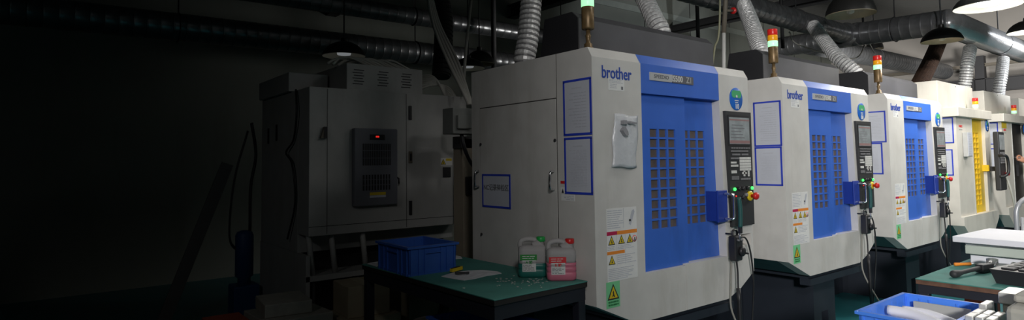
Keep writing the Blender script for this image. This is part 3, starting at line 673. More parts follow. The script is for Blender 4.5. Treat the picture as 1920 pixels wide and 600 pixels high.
LA = at(1852, 12, D=6.0); lamp(LA, .29, 'bright lit lamp at the upper right above the ribbed duct', BULB, h=.16)
LB = at(1926, 60, D=7.3); lamp(LB, .2, 'bright lit lamp cut by the right edge of the picture', BULB, h=.14)
LC = at(878, 128, D=7.0); lamp(LC, .2, 'faintly glowing lamp behind the cables left of the nearest machine', BULBD, h=.12)
lamp(at(899, 120, D=7.4), .19, 'dark dome lamp just behind the faintly glowing one', h=.17)
lamp(at(645, 105, D=6.2), .22, 'faintly glowing lamp above the big dark machine', BULBD, h=.15)

# ------------------------------------------------------------------ workbench with jugs
BZ = .863
def bench(name, x0, x1, y0, y1, z, label, shelf=None, edge=WOODE, rz=0, ap=.10):
    t = thing(name, label, 'workbench', (x0, y0, 0), rz)
    w, d = x1-x0, y1-y0
    m = MB(); m.box(0, w, 0, d, z-.006, z, TEALTOP, .002); m.build('rubber_mat', t, 'green rubber top')
    m = MB(); m.box(.002, w-.002, .002, d-.002, z-.03, z-.006, edge); m.build('tabletop', t)
    m = MB()
    m.box(.01, w-.01, .01, .05, z-ap, z-.03, BENCHF); m.box(.01, w-.01, d-.05, d-.01, z-ap, z-.03, BENCHF); m.box(.01, .05, .05, d-.05, z-ap, z-.03, BENCHF); m.box(w-.05, w-.01, .05, d-.05, z-ap, z-.03, BENCHF); m.build('apron', t)
    for x in (.01, w-.06):
        for y in (.01, d-.06): m = MB(); m.box(x, x+.05, y, y+.05, 0, z-ap, BENCHF, .004); m.build('leg', t)
    if shelf: m = MB(); m.box(.02, w-.02, .02, d-.02, shelf-.025, shelf, BENCHF); m.build('shelf', t)
    return t
SH = .44
bench('workbench', -.665, -.03, .01, 1.36, BZ, 'green topped workbench with dark frame standing against the nearest machine', SH, mat('black board edge', (.016, .014, .013), .7), R(2))

def crate(x0, x1, y0, y1, z0, h, label, BCRATE=BCRATE):
    name = 'plastic_crate'
    t = thing(name, label, 'crate', ((x0+x1)/2, (y0+y1)/2, z0), group='blue plastic crates')
    a, b = (x1-x0)/2, (y1-y0)/2; w = .006; f = .965   # walls taper towards the bottom
    m = MB()
    def wall(p0, p1, q0, q1, n):
        n = Vector((*n, 0)); P = [Vector(p) for p in (p0, p1, q1, q0)]; Q = [p-n*w for p in P]
        m.add(P+Q, [(0, 1, 2, 3), (7, 6, 5, 4), (0, 4, 5, 1), (1, 5, 6, 2), (2, 6, 7, 3), (3, 7, 4, 0)], BCRATE)
    A, B = a*f, b*f
    wall((-A, -B, 0), (A, -B, 0), (-a, -b, h), (a, -b, h), (0, -1)); wall((A, B, 0), (-A, B, 0), (a, b, h), (-a, b, h), (0, 1)); wall((A, -B, 0), (A, B, 0), (a, -b, h), (a, b, h), (1, 0)); wall((-A, B, 0), (-A, -B, 0), (-a, b, h), (-a, -b, h), (-1, 0))
    m.box(-A, A, -B, B, 0, .006, BCRATE); m.build('body', t)
    m = MB(); e = .012
    for (x0_, x1_, y0_, y1_) in ((-a-e, a+e, -b-e, -b+.002), (-a-e, a+e, b-.002, b+e), (-a-e, -a+.002, -b, b), (a-.002, a+e, -b, b)): m.box(x0_, x1_, y0_, y1_, h-.014, h, BCRATE, .002)
    m.build('rim', t)
    m = MB(); e2 = .007
    for s in (-1, 1):
        for k in (-.93, -.6, -.35, .35, .6, .93):
            m.box(k*A-.004, k*A+.004, s*b*.985-e2 if s < 0 else s*b*f-.002, s*b*f+.002 if s < 0 else s*b*.985+e2, 0, h-.014, BCRATE)
            m.box(s*a*.985-e2 if s < 0 else s*a*f-.002, s*a*f+.002 if s < 0 else s*a*.985+e2, k*B-.004, k*B+.004, 0, h-.014, BCRATE)
        m.box(-.35*A, .35*A, s*b-(.008 if s < 0 else 0), s*b+(.008 if s > 0 else 0), h*.72, h*.76, BCRATE); m.box(s*a-(.008 if s < 0 else 0), s*a+(.008 if s > 0 else 0), -.35*B, .35*B, h*.72, h*.76, BCRATE)
        for z in (.012,): m.box(-A-.004, A+.004, s*B*1.0-(.006 if s < 0 else 0), s*B+(.006 if s > 0 else 0), 0, z, BCRATE); m.box(s*A-(.006 if s < 0 else 0), s*A+(.006 if s > 0 else 0), -B, B, 0, z, BCRATE)
    m.build('ribs', t); return t
crate(-.695, -.375, .775, 1.165, BZ, .165, 'empty blue plastic crate on the back end of the green workbench')
crate(-.60, -.19, .12, .72, SH+.0015, .2, 'blue plastic crate on the lower shelf of the green workbench')

def jug(c, rz, fluid, cap, lab, letter, level, label):
    t = thing('jug', label, 'jug', c, rz, 'five litre jugs on the workbench'); t.scale = (.98, .98, .92)
    # rounded body, lofted rounded rectangles
    def ring(w, d, z, r, n=6):
        pts = []
        for cx, cy, a0 in ((w-r, d-r, 0), (-w+r, d-r, 90), (-w+r, -d+r, 180), (w-r, -d+r, 270)):
            for k in range(n+1):
                a = R(a0+90*k/n); pts.append((cx+r*math.cos(a), cy+r*math.sin(a), z))
        return pts
    def loft(m, rings, mt):
        n = len(rings[0]); vs = [p for q in rings for p in q]
        m.add(vs, [(i*n+k, i*n+(k+1) % n, (i+1)*n+(k+1) % n, (i+1)*n+k) for i in range(len(rings)-1) for k in range(n)]+[list(range(n))[::-1], list(range((len(rings)-1)*n, len(rings)*n))], mt, True)
    m = MB(); rr = [ring(.07, .05, 0, .02), ring(.08, .058, .012, .025)]
    z = .012
    zs = [.03, .045, .05, .055, .075, .08, .085, .11]
    for zz in zs:
        if zz < level: rr.append(ring(.081 if zz not in (.05, .08) else .077, .059 if zz not in (.05, .08) else .056, zz, .027))
    rr.append(ring(.081, .059, level, .027)); loft(m, rr, fluid); m.build('fluid', t)
    m = MB(); loft(m, [ring(.081, .059, level, .027), ring(.078, .056, level+.012, .027), ring(.081, .059, level+.024, .027), ring(.081, .059, .155, .03), ring(.079, .055, .170, .03), ring(.072, .045, .182, .03), ring(.05, .03, .188, .02)], JUGW)
    # right shoulder with neck, left handle
    m.tube(smooth_path([(.01, 0, .172), (.035, 0, .186), (.05, 0, .202)], 4), [.034]*8+[.026], JUGW, 16); m.lathe([(.024, .186), (.019, .212), (.019, .218)], (.048, 0, 0), JUGW, 16)
    m.tube(smooth_path([(-.066, 0, .165), (-.068, 0, .19), (-.06, 0, .212), (-.03, 0, .222), (.005, 0, .22), (.024, 0, .206), (.022, 0, .18)], 6), .0145, JUGW, 12); m.build('bottle', t)
    m = MB(); m.lathe([(.024, .208), (.025, .21), (.025, .234), (.022, .236)], (.05, 0, 0), cap, 20); m.build('cap', t)
    m = MB(); y = -.0605; x0, x1 = -.058, .018
    m.box(x0, x1, y, y+.004, .038, .098, LABELP); m.box(x0-.012, x1+.006, y-.0004, y+.004, .105, .138, lab); m.text(letter+' 胶', .02, FRONT((x0+x1)/2, y-.001, .0915), lab, .0004)
    m.box(x0, x1, y, y+.004, .084, .105, LABELP)
    text_rows(m, x0+.004, x1-.006, .042, .08, 5, y, mt=INKG); text_rows(m, x0, x1, .11, .134, 2, y-.0004, mt=LABELP, rag=.4); m.build('label', t); return t
jug((-.16, .333, BZ), R(-38), JUGG, GCAP, GLAB, 'A', .085, 'milky jug with green cap and green fluid on the workbench corner')
jug((-.103, .16, BZ), R(-38), JUGP, REDP, RLAB, 'B', .105, 'milky jug with red cap and pink fluid on the workbench corner')
def sheet(name, pts, z, label, mt=PAPERM, amp=.006):
    m = MB(); c = Vector((sum(p[0] for p in pts)/len(pts), sum(p[1] for p in pts)/len(pts)))
    rings = 5; n = len(pts); vs = []; rnd = random.Random(len(label))
    for side in (0, 1):
        for k in range(rings+1):
            for p in pts:
                q = c.lerp(Vector(p), k/rings); vs.append((q.x, q.y, z+.0015+amp*rnd.random()*(1 if k < rings else .4)+(0 if side else .001)) if not side else (q.x, q.y, z+.0008))
    fs = []; N = (rings+1)*n
    for s in (0, 1):
        for k in range(rings):
            for i in range(n): fs.append((s*N+k*n+i, s*N+k*n+(i+1) % n, s*N+(k+1)*n+(i+1) % n, s*N+(k+1)*n+i))
    for i in range(n): fs.append((rings*n+i, rings*n+(i+1) % n, N+rings*n+(i+1) % n, N+rings*n+i))
    m.add(vs, fs, mt); return tag(m.build(name), label, 'paper')
sheet('paper_sheet', [(-.555, .655), (-.49, .69), (-.42, .715), (-.34, .70), (-.27, .655), (-.235, .56), (-.25, .50), (-.35, .50), (-.45, .475), (-.52, .48), (-.54, .56)], BZ, 'crumpled white paper lying on the workbench before the blue crate')
sheet('paper_sheet', [(-.685, 1.21), (-.56, 1.20), (-.5, 1.28), (-.52, 1.35), (-.6, 1.355), (-.685, 1.34)], BZ, 'white paper on the far left corner of the workbench behind the crate')
sheet('paper_sheet', [(-.24, 1.12), (-.12, 1.1), (-.08, 1.18), (-.09, 1.29), (-.2, 1.28)], BZ, 'small white paper on the workbench right of the crate')
t = thing('utility_knife', 'yellow handled knife lying on the crumpled paper by the crate', 'knife', (-.41, .72, BZ+.009), R(20))
m = MB(); m.prism([(-.055, -.010), (.04, -.012), (.058, -.002), (.045, .011), (-.05, .012)], 'z', 0, .018, YELP); m.build('handle', t)
m = MB(); m.prism([(-.05, -.004), (.03, -.004), (.03, .005), (-.05, .005)], 'z', .018, .022, BLK); m.build('grip', t)
t = thing('pliers', 'dark tool lying on the crumpled paper in front of the yellow knife', 'pliers', (-.44, .60, BZ+.01), R(-30))
for s in (-1, 1):
    m = MB(); m.tube(smooth_path([(-.05, s*.014, .006), (-.02, s*.012, .006), (0, 0, .006), (.03, -s*.006, .006)], 5), .005, IRON, 8); m.build('handle', t)
m = MB(); rnd = random.Random(5)
for k in range(60):
    x, y = -.30+rnd.gauss(0, .09), .24+rnd.gauss(0, .07); s = rnd.uniform(.002, .007)
    if -.66 < x < -.05 and .03 < y < .6: m.prism([(x-s, y-s), (x+s, y-s*.6), (x+s*.4, y+s), (x-s*.8, y+s*.7)], 'z', BZ+.0003, BZ+.003, ALU)
o = m.build('metal_chips'); o['kind'] = 'stuff'; tag(o, 'scattered pale metal chips on the workbench before the jugs', 'chips')
# lower shelf goods
t = thing('metal_pan', 'round shallow metal pan on the lower shelf of the workbench', 'pan', (-.30, .86, SH+.0015))
m = MB(); m.lathe([(.07, 0), (.12, .06), (.135, .062), (.115, .055), (.068, .006)], (0, 0, 0), STEEL, 28); m.build('bowl', t)
t = thing('metal_pan', 'flat shiny tray behind the round pan on the lower shelf', 'pan', (-.30, 1.17, SH+.0015))
m = MB(); m.lathe([(.09, 0), (.13, .035), (.14, .036), (.125, .03), (.085, .005)], (0, 0, 0), STEEL, 28); m.build('bowl', t)
m = MB(); m.box(-.64, -.5, .98, 1.28, SH+.0015, SH+.05, TERRA, .008); m.box(-.625, -.515, .995, 1.265, SH+.05, SH+.055, BLK); tag(m.build('parts_tray'), 'rust red parts tray on the lower shelf under the crate', 'tray')
m = MB(); m.box(-.61, -.45, .74, .92, SH+.0015, SH+.07, CARD, .003); tag(m.build('small_box'), 'small pale box on the lower shelf beside the round pan', 'box')

# ------------------------------------------------------------------ big dark machine at the back left
MY = 2.3
t = thing('machine_cabinet', 'big pale machine in the dark at the back left, cooling unit on its face', 'machine', (-.72, MY, 0))
m = MB(); m.box(0, 1.45, 0, .25, .95, 2.10, GREYP, .004); m.box(0, 1.45, .25, 1.25, .80, 2.10, GREYP, .004); m.build('cabinet', t)
m = MB(); m.box(-.002, .03, .05, 1.26, .02, .80, GREYP); m.build('side_skirt', t)
m = MB(); m.box(.03, 1.45, .42, 1.2, 0, .80, IRON); m.build('shade_block', t)  # dark block added to stand in for shade under the cabinet
m = MB(); m.box(.32, 1.02, .05, .95, 2.10, 2.32, GREYP, .006)
for c in (.42, .64, .86):
    for i in range(6): m.box(c-.05+.012*(i % 2), c+.05-.012*((i+1) % 2), .0475, .05, 2.15+.023*i, 2.158+.023*i, BLK)
m.build('louvred_box', t)
m = MB(); m.box(-.03, .3, .4, 1.25, 2.10, 2.26, GREYP, .006); m.build('roof_box', t)
m = MB()
for x in (.14, .83): m.box(x, x+.004, -.0015, 0, .96, 2.09, SEAM)
m.box(0, 1.45, -.0015, 0, 1.02, 1.024, SEAM); m.build('door_seam', t)
for z in (1.93, 1.12):
    m = MB(); m.box(.852, .88, -.012, 0, z-.06, z+.06, BLK, .003); m.build('hinge', t)
m = MB(); m.box(.85, .885, -.01, 0, 1.50, 1.60, IRON2, .003); m.box(.86, .875, -.014, -.01, 1.52, 1.58, BLK); m.build('latch', t)
m = MB(); m.box(1.19, 1.27, -.012, 0, 1.37, 1.46, BLK, .004); m.build('socket', t)
m = MB(); m.box(1.17, 1.29, -.0015, 0, 1.475, 1.54, LABELP); m.box(1.225, 1.285, -.002, -.0015, 1.515, 1.537, YELP); triangle_sign(m, 1.197, 1.505, .05, -.0015); m.build('warning_sticker', t)
m = MB(); m.prism([(.08, 1.70), (.13, 1.70), (.13, 1.79), (.11, 1.79)], 'y', -.03, 0, IRON2); m.box(.105, .13, -.035, -.03, 1.70, 1.79, BLK); m.build('lock', t)
ac = MB(); ac.box(.34, .72, -.06, 0, 1.16, 1.785, mat('slate cooling unit', (.16, .165, .19), .5), .01); ac = ac.build('cooling_unit', t)
m = MB()
for z0, z1, n in ((1.485, 1.66, 16), (1.285, 1.41, 10)):
    for k in range(n): x = .41+.25*k/n; m.box(x, x+.25/n*.55, -.063, -.06, z0, z1, BLK)
    for z in (z0+(z1-z0)*.33, z0+(z1-z0)*.67): m.box(.41, .66, -.064, -.06, z, z+.004, MATS['slate cooling unit'])
m.build('louvre', ac)
m = MB(); m.box(.47, .60, -.064, -.06, 1.692, 1.735, BLK); m.text('888', .02, FRONT(.535, -.0645, 1.717), RLED, .0004); m.build('display', ac)
m = MB(); m.box(.47, .61, -.061, -.06, 1.245, 1.268, YELP); m.box(.47, .61, -.061, -.06, 1.226, 1.243, PAPER); m.build('rating_sticker', ac)
m = MB(); m.tube([(.73, -.03, 1.38), (.735, -.05, 1.37), (.735, -.05, 1.33)], .008, BLK, 6); m.build('lock', ac)
# left flank details
m = MB()
for y, z in ((.78, 1.78), (1.02, 1.76)): m.box(-.006, 0, y, y+.04, z-.07, z+.07, BLK)
m.build('hinge', t)
m = MB(); m.tube(smooth_path([(-.02, .25, 2.1), (-.03, .2, 1.9), (-.02, .3, 1.7), (-.03, .45, 1.6), (-.03, .3, 1.5), (-.02, .25, 1.2), (-.03, .4, .9)], 8), .008, BLK, 6); m.build('cable', t)
m = MB()
rnd = random.Random(11)
for k in range(9):
    x = .4+.05*k; m.tube(smooth_path([(x-.18, .2+.02*k, 2.325), (x-.1, .25, 2.36+.03*rnd.random()), (x+.02, .22, 2.385+.02*rnd.random()), (x+.14, .2, 2.35), (x+.2, .2, 2.325)], 5), .011, CABLEW, 6)
o = m.build('coiled_cables', t)
m = MB()
for k in range(7): m.tube(smooth_path([(1.03, .1+.03*k, 2.16+.02*k), (1.15, .08, 2.2+.012*k), (1.28, .04, 2.18-.02*k), (1.4, .06, 2.06)], 5), .011, CABLEW, 6)
m.build('loose_cables', t)
m = MB()
for x in (.02, .2, .46):
    m.tube([(x, .06, .95), (x+.05, .1, .62)], .022, GREYP, 6); m.tube([(x+.05, .1, .62), (x+.05, .1, .0)], .022, IRON, 6)
m.box(.0, .56, .05, .3, .6, .64, GREYP); m.build('stand', t)
# electrical box behind the nearest machine
t = thing('switch_box', 'grey electrical switch box beside the left edge of the nearest blue-doored machine', 'box', (.25, 1.78, 0))
m = MB(); m.box(0, .3, 0, .16, 1.73, 1.94, mat('switch box paint', (.24, .25, .24), .5), .006); m.build('enclosure', t)
m = MB(); m.box(.03, .16, -.03, 0, 1.77, 1.88, MATS['switch box paint'], .006); m.build('cover', t)
m = MB(); m.tube(smooth_path([(.12, .06, 1.73), (.14, .05, 1.62), (.2, .05, 1.5), (.3, .06, 1.40)], 6), .016, BLK, 8); m.build('cable', t)
m = MB(); m.box(.2, .36, .2, .32, 1.62, 1.72, IRON); m.box(.22, .36, .2, .34, 0, 1.7, mat('beige post', (.3, .26, .2), .7)); m.box(.24, .34, .16, .2, 1.22, 1.38, BLK, .01); m.build('post', t)
# things on the floor at the back left
def slab(c, s, rz, label):
    t = thing('steel_plate', label, 'plate', c, rz, 'stacked grey plates on the floor')
    m = MB(); m.box(-s[0]/2, s[0]/2, -s[1]/2, s[1]/2, 0, s[2], STONE, .006); m.build('slab', t)
    return t
m = MB()
for z in (.02, .22, .40): m.box(-1.2, -.76, 1.68, 2.24, z, z+.03, WOODE)
for x in (-1.19, -1.01, -.83):
    m.box(x, x+.06, 1.69, 2.23, .05, .22, WOODE); m.box(x, x+.06, 1.69, 2.23, .25, .40, WOODE)
m.box(-1.2, -.76, 1.68, 2.24, 0, .02, WOODE)
tag(m.build('wooden_pallet'), 'dark wooden stand carrying grey plates left of the big machine stand', 'pallet')
slab((-.98, 1.95, .4305), (.44, .46, .075), R(3), 'lower and wider of two grey plates stacked on the dark wooden stand')
slab((-1.0, 1.99, .506), (.30, .36, .085), R(-6), 'upper and smaller of two grey plates stacked on the dark wooden stand')
m = MB(); m.box(-1.50, -1.23, 1.75, 2.15, 0, .48, IRON, .01); m.box(-1.48, -1.25, 1.77, 2.13, .48, .51, TERRA, .006); tag(m.build('parts_bin'), 'dark bin with a rust brown lid left of the wooden stand', 'bin')
def carton(c, s, rz, label):
    t = thing('cardboard_box', label, 'box', c, rz, 'cardboard boxes under the dark machine')
    m = MB(); m.box(-s[0]/2, s[0]/2, -s[1]/2, s[1]/2, 0, s[2], CARD, .003); m.build('carton', t)
    m = MB(); m.box(-s[0]*.12, s[0]*.12, -s[1]/2-.001, s[1]/2+.001, s[2], s[2]+.001, mat('tan tape', (.4, .35, .24), .4)); m.prism([(-.02, s[2]*.5), (0, s[2]*.4), (.03, s[2]*.62), (.01, s[2]*.66)], 'y', -s[1]/2-.002, -s[1]/2, INKK); m.build('tape', t)
carton((-.515, 1.80, 0), (.40, .40, .45), R(3), 'lower cardboard box behind the workbench leg under the dark machine')
carton((-.51, 1.82, .4515), (.30, .32, .21), R(-4), 'upper cardboard box behind the workbench leg under the dark machine')
carton((.02, 1.83, 0), (.5, .4, .72), R(0), 'wide pale cardboard box behind the workbench under the blue crate')
t = thing('coolant_pump', 'blue pump standing on the dark floor at the far left of the big machine', 'pump', (-.87, 3.52, 0)); t.scale = (.9, .9, 1.45)
m = MB(); m.box(-.12, .12, -.12, .12, 0, .3, mat('pump blue', (.015, .06, .2), .5), .01); m.build('tank', t)
m = MB(); m.lathe([(.06, .3), (.06, .34), (.085, .35), (.085, .6), (.07, .62), (.03, .63)], (0, 0, 0), MATS['pump blue'], 20); m.build('motor', t)
m = MB(); m.tube(smooth_path([(.05, 0, .62), (.06, .02, .9), (.1, .0, 1.1), (.05, -.02, 1.3)], 6), .015, BLK, 8); m.tube(smooth_path([(-.05, 0, .5), (-.14, 0, .6), (-.1, 0, .95), (.02, 0, 1.25)], 6), .01, BLK, 8); m.build('hose', t)
m = MB(); m.box(-.055, .055, -.015, .015, 0, 1.6, mat('darkened grey board', (.13, .13, .13), .7), .006); o = m.build('leaning_board'); o.location = (-1.46, 4.0, .013); o.rotation_euler = (0, R(20), 0); tag(o, 'pale board leaning in the dark left of the big machine', 'board')  # board darkened in its colour, standing in for weak light

# ------------------------------------------------------------------ right bench and its goods
RZ = .8
bench('workbench', 1.64, 3.0, -1.75, -.945, RZ, 'green topped workbench at the right carrying white boards and tools', ap=.078)
def board(c, s, rz, mt, label):
    m = MB(); m.box(-s[0]/2, s[0]/2, -s[1]/2, s[1]/2, 0, s[2], mt, .004); o = m.build('foam_board'); o.location = c; o.rotation_euler = (0, 0, rz)
    tag(o, label, 'board', 'white boards stacked on the bench')
bx, by = 2.73, -1.24
board((bx, by, RZ), (.52, .5, .065), R(2), FOAM, 'lowest white board of the stack on the right green workbench')
board((bx-.03, by, RZ+.065), (.58, .5, .055), R(-1), GFOAM, 'pale green middle board of the stack on the right green workbench')
board((bx-.02, by+.0, RZ+.12), (.56, .52, .02), R(1), FOAM, 'thin white sheet below the topmost board of the stack at the right')
board((2.69, -1.22, RZ+.14), (.68, .54, .038), R(-3), FOAM, 'topmost wide white board of the stack on the right green workbench')
t = thing('torque_wrench', 'dark wrench with a thick rounded handle lying on the right green workbench', 'wrench', (1.84, -1.09, RZ+.022), R(-12))
m = MB(); m.tube([(-.045, 0, 0), (-.04, 0, 0), (-.03, 0, 0), (0, 0, 0), (.03, 0, .001), (.06, 0, .002), (.14, 0, .006), (.26, 0, .01)], [.006, .017, .021, .022, .017, .013, .0125, .014], IRON, 14); m.build('handle', t)
m = MB(); m.box(.24, .36, -.022, .022, -.018, .03, BLK, .005); m.tube([(.34, 0, .015), (.44, .02, .03)], .02, STEEL, 12); m.build('head', t)
m = MB(); m.lathe([(.03, .0), (.03, .03), (.02, .034)], (.45, .03, .012), STEEL, 16); m.build('ratchet', t)
t = thing('screwdriver', 'orange handled tool in front of the white boards on the right workbench', 'screwdriver', (2.30, -1.0, RZ+.012), R(-33))
m = MB(); m.tube([(-.06, 0, 0), (-.055, 0, 0), (0, 0, 0), (.05, 0, 0)], [.006, .011, .009, .011], ORANGE, 10); m.build('handle', t)
m = MB(); m.tube([(.05, 0, 0), (.14, 0, 0)], .004, STEEL, 8); m.build('shaft', t)
t = thing('tool_case', 'black open tool case with a gridded insert at the right end of the green workbench', 'case', (2.0, -1.46, RZ), R(-8))
m = MB(); m.prism([(-.15, 0), (.15, 0), (.18, .075), (-.18, .075)], 'x', -.22, .22, BLK); m.build('shell', t)
m = MB()
for i in range(5):
    for j in range(4): m.box(-.19+.078*i, -.13+.078*i, -.15+.076*j, -.09+.076*j, .075, .086, IRON, .004)
m.build('insert', t)
t = thing('socket_set', 'pile of steel clamps lying between the wrench and the white boards', 'tools', (2.27, -1.27, RZ), R(10))
m = MB(); m.box(-.08, .09, -.03, .03, 0, .022, BLK, .004); m.build('clamp', t)
m = MB(); m.tube([(-.05, 0, .03), (.07, .01, .034)], .018, STEEL, 10); m.build('clamp_screw', t)
m = MB(); m.box(.0, .13, .02, .1, 0, .03, STEEL, .006); m.build('clamp_jaw', t)
c = at(1842, 556, y=-.84); m = MB(); m.box(c.x-.06, c.x+.2, -.9, -.74, 0, .5, TERRA, .006); m.box(c.x-.03, c.x-.02, -.902, -.9, .42, .47, KEYW)
tag(m.build('red_bin'), 'rust red bin standing on the floor beyond the right workbench', 'bin')

# low bench under the foreground crate
FZ = .66
bench('workbench', .3, 1.0, -2.2, -1.085, FZ, 'low bench under the blue crate in the right foreground')
crate(.41, .925, -1.445, -1.13, FZ+.001, .19, 'blue plastic crate of white rolls in the right foreground', mat('brightened crate blue', (.08, .27, .95), .35, var=.05))  # crate blue raised in place of stronger light from above
def roll(pts, r, label):
    m = MB(); P = smooth_path(pts, 6); m.tube(P, [r*(.9+.1*math.sin(i*.9)) for i in range(len(P))], FOAM, 12)
    tag(m.build('foam_roll'), label, 'roll', 'white rolls in the blue crate')
def curl(pts, w, label):
    # a stiff foam sheet with one curled edge, lying along pts
    m = MB(); P = smooth_path(pts, 6); prof = []
    for k in range(13):
        a = R(-60+25*k); prof.append((w*(.42*math.cos(a)), w*(.42*math.sin(a))))
    prof = [(-w*.9, -w*.42), (-w*.3, -w*.44)]+prof[2:]
    vs = []; n = len(prof)
    for i, p in enumerate(P):
        t = (P[min(i+1, len(P)-1)]-P[max(i-1, 0)]).normalized(); sd = Vector((t.y, -t.x, 0)).normalized(); up = Vector((0, 0, 1))
        for th in (1, .86):
            for (a, b) in prof: vs.append(p+sd*a*th+up*b*th)
    fs = []
    for i in range(len(P)-1):
        o, q = i*2*n, (i+1)*2*n
        for k in range(n-1): fs += [(o+k, o+k+1, q+k+1, q+k), (o+n+k+1, o+n+k, q+n+k, q+n+k+1)]
        for k in (0, n-1): fs.append((o+k, q+k, q+n+k, o+n+k))
    for o in (0, (len(P)-1)*2*n):
        for k in range(n-1): fs.append((o+k, o+k+1, o+n+k+1, o+n+k))
    m.add(vs, fs, FOAM, True); tag(m.build('foam_roll'), label, 'roll', 'white rolls in the blue crate')
curl([(.655, -1.155, .815), (.665, -1.24, .812), (.64, -1.33, .80), (.60, -1.39, .79)], .062, 'thick curled white foam sheet lying across the foreground crate')
curl([(.78, -1.17, .80), (.785, -1.26, .80), (.765, -1.34, .79), (.75, -1.39, .78)], .05, 'curled white foam sheet on the far side of the foreground crate')
curl([(.475, -1.16, .79), (.49, -1.25, .79), (.49, -1.36, .78)], .05, 'curled white foam sheet near the left end of the foreground crate')
m = MB(); m.box(-.006, .006, -.11, .11, 0, .16, mat('grey foam card', (.42, .42, .4), .7), .002); o = m.build('grey_card'); o.location = (.885, -1.29, FZ+.008); tag(o, 'grey card standing inside the far end of the foreground crate', 'card')
m = MB(); m.box(.44, .88, -1.42, -1.155, FZ+.008, FZ+.09, FOAM, .01); tag(m.build('foam_padding'), 'white padding filling the bottom of the foreground crate', 'padding')
def block(x, y, z, s, label, rz=R(-3), mt=ALU):
    t = thing('metal_block', label, 'block', (x, y, z), rz, 'machined blocks in the right foreground')
    m = MB(); m.box(-s[0]/2, s[0]/2, -s[1]/2, s[1]/2, 0, s[2], mt, .004); m.build('body', t)
    return t
bh = .87-FZ
for i, y in enumerate((-1.475, -1.508, -1.541)):
    block(.60, y, FZ, (.078, .028, bh), 'pale machined block, %s in the nearer row of blocks below the vise' % ('leftmost', 'middle one', 'rightmost')[i], 0)
    block(.69, y, FZ, (.09, .028, bh), 'pale machined block, %s in the farther row of blocks below the vise' % ('leftmost', 'middle one', 'rightmost')[i], 0)
block(.80, -1.476, FZ, (.11, .028, bh+.016), 'slim pale block between the crate rim and the big stepped block', 0)
block(.90, -1.545, FZ, (.12, .05, .885-FZ), 'darker lower block carrying the big pale block at the right', 0, STONE)
block(.91, -1.542, .885, (.17, .064, .045), 'big pale block lying on the darker block at the right', 0)
t = thing('vise', 'grey cast vise cut by the right edge of the foreground', 'vise', (.68, -1.695, FZ))
m = MB(); m.box(-.13, .12, -.12, .105, 0, .27, STONE, .02); m.build('body', t)
m = MB(); m.box(-.03, .12, -.11, .10, .27, .30, STONE, .012); m.build('jaw', t)
m = MB(); m.tube([(-.13, .0, .1), (-.2, .0, .1)], .015, STEEL, 10); m.build('screw', t)
# hand truck with bent tube handle
t = thing('hand_truck', 'grey bent tube handle of a trolley at the right edge behind the boards', 'trolley', (0, 0, 0))
c = at(1938, 402, D=4.6); r = .135
ux, uy = R2.x, R2.y
loop = [(c.x+ux*r*math.cos(R(a)), c.y+uy*r*math.cos(R(a)), c.z+r*math.sin(R(a))) for a in range(-10, 191, 15)]
P = [(loop[0][0], loop[0][1], .1)]+loop+[(loop[-1][0], loop[-1][1], .1)]
m = MB(); m.tube(P, .017, mat('grey tube paint', (.45, .46, .48), .35, metal=.3), 12); m.build('handle', t)
m = MB(); m.tube([(c.x-ux*.09, c.y-uy*.09, c.z-.02), (c.x-ux*.09, c.y-uy*.09, .1)], .012, MATS['grey tube paint'], 10); m.tube([(c.x+ux*.04, c.y+uy*.04, c.z-.02), (c.x+ux*.04, c.y+uy*.04, .1)], .012, MATS['grey tube paint'], 10); m.build('strut', t)
for s in (-1, 1):
    m = MB(); m.lathe([(.03, -.02), (.1, -.02), (.1, .02), (.03, .02)], (c.x+ux*.15*s, c.y+uy*.15*s, .1), BLK, 20, 'x'); m.build('wheel', t)

# ------------------------------------------------------------------ worker at the dark doorway
def skin(name, verts, edges, radii, mt, parent, root=0, sub=2):
    me = bpy.data.meshes.new(name); me.from_pydata([tuple(v) for v in verts], edges, []); me.materials.append(mt)
    o = bpy.data.objects.new(name, me); COL.objects.link(o); o.parent = parent
    md = o.modifiers.new('skin', 'SKIN'); md.use_smooth_shade = True
    for i, r in enumerate(radii): me.skin_vertices[0].data[i].radius = (r, r)
    me.skin_vertices[0].data[root].use_root = True
    sb = o.modifiers.new('sub', 'SUBSURF'); sb.levels = sub; sb.render_levels = sub
    dg = bpy.context.evaluated_depsgraph_get(); dg.update()
    nm = bpy.data.meshes.new_from_object(o.evaluated_get(dg)); o.modifiers.clear(); o.data = nm
    return o
PH = at(1908, 297, y=-.06)           # knuckles, at the edge of the doorway
pb = Vector((PH.x+.60, PH.y-.33, 0))
per = thing('person', 'person mostly beyond the right edge, bare forearm and hand reaching to the dark doorway', 'person', (0, 0, 0))
fw = Vector((-.5, .866, 0)); lf = Vector((-.866, -.5, 0))
def B(f, l, z): return pb+fw*f+lf*l+Vector((0, 0, z))
shL, shR = B(0, .175, 1.39), B(-.01, -.175, 1.39)
hand = PH
dirn = (shL-hand).normalized()
wr = hand+dirn*.085+Vector((0, 0, -.03)); el = wr.lerp(shL, .47)+Vector((.02, -.05, -.13))
elR, wrR = B(-.02, -.25, 1.10), B(.10, -.24, .87)
V = [B(0, 0, .94), B(.0, 0, 1.10), B(0, 0, 1.30), B(-.01, 0, 1.44), B(.005, 0, 1.51), B(.025, 0, 1.585), B(.01, 0, 1.66), B(.0, 0, 1.70),
     shL, el, wr, hand+dirn*.045+Vector((0, 0, -.012)), shR, elR, wrR, B(.12, -.24, .79),
     B(0, .095, .86), B(.02, .10, .48), B(-.01, .10, .085), B(.15, .11, .04), B(0, -.095, .86), B(.02, -.10, .48), B(-.01, -.10, .085), B(.15, -.11, .04)]
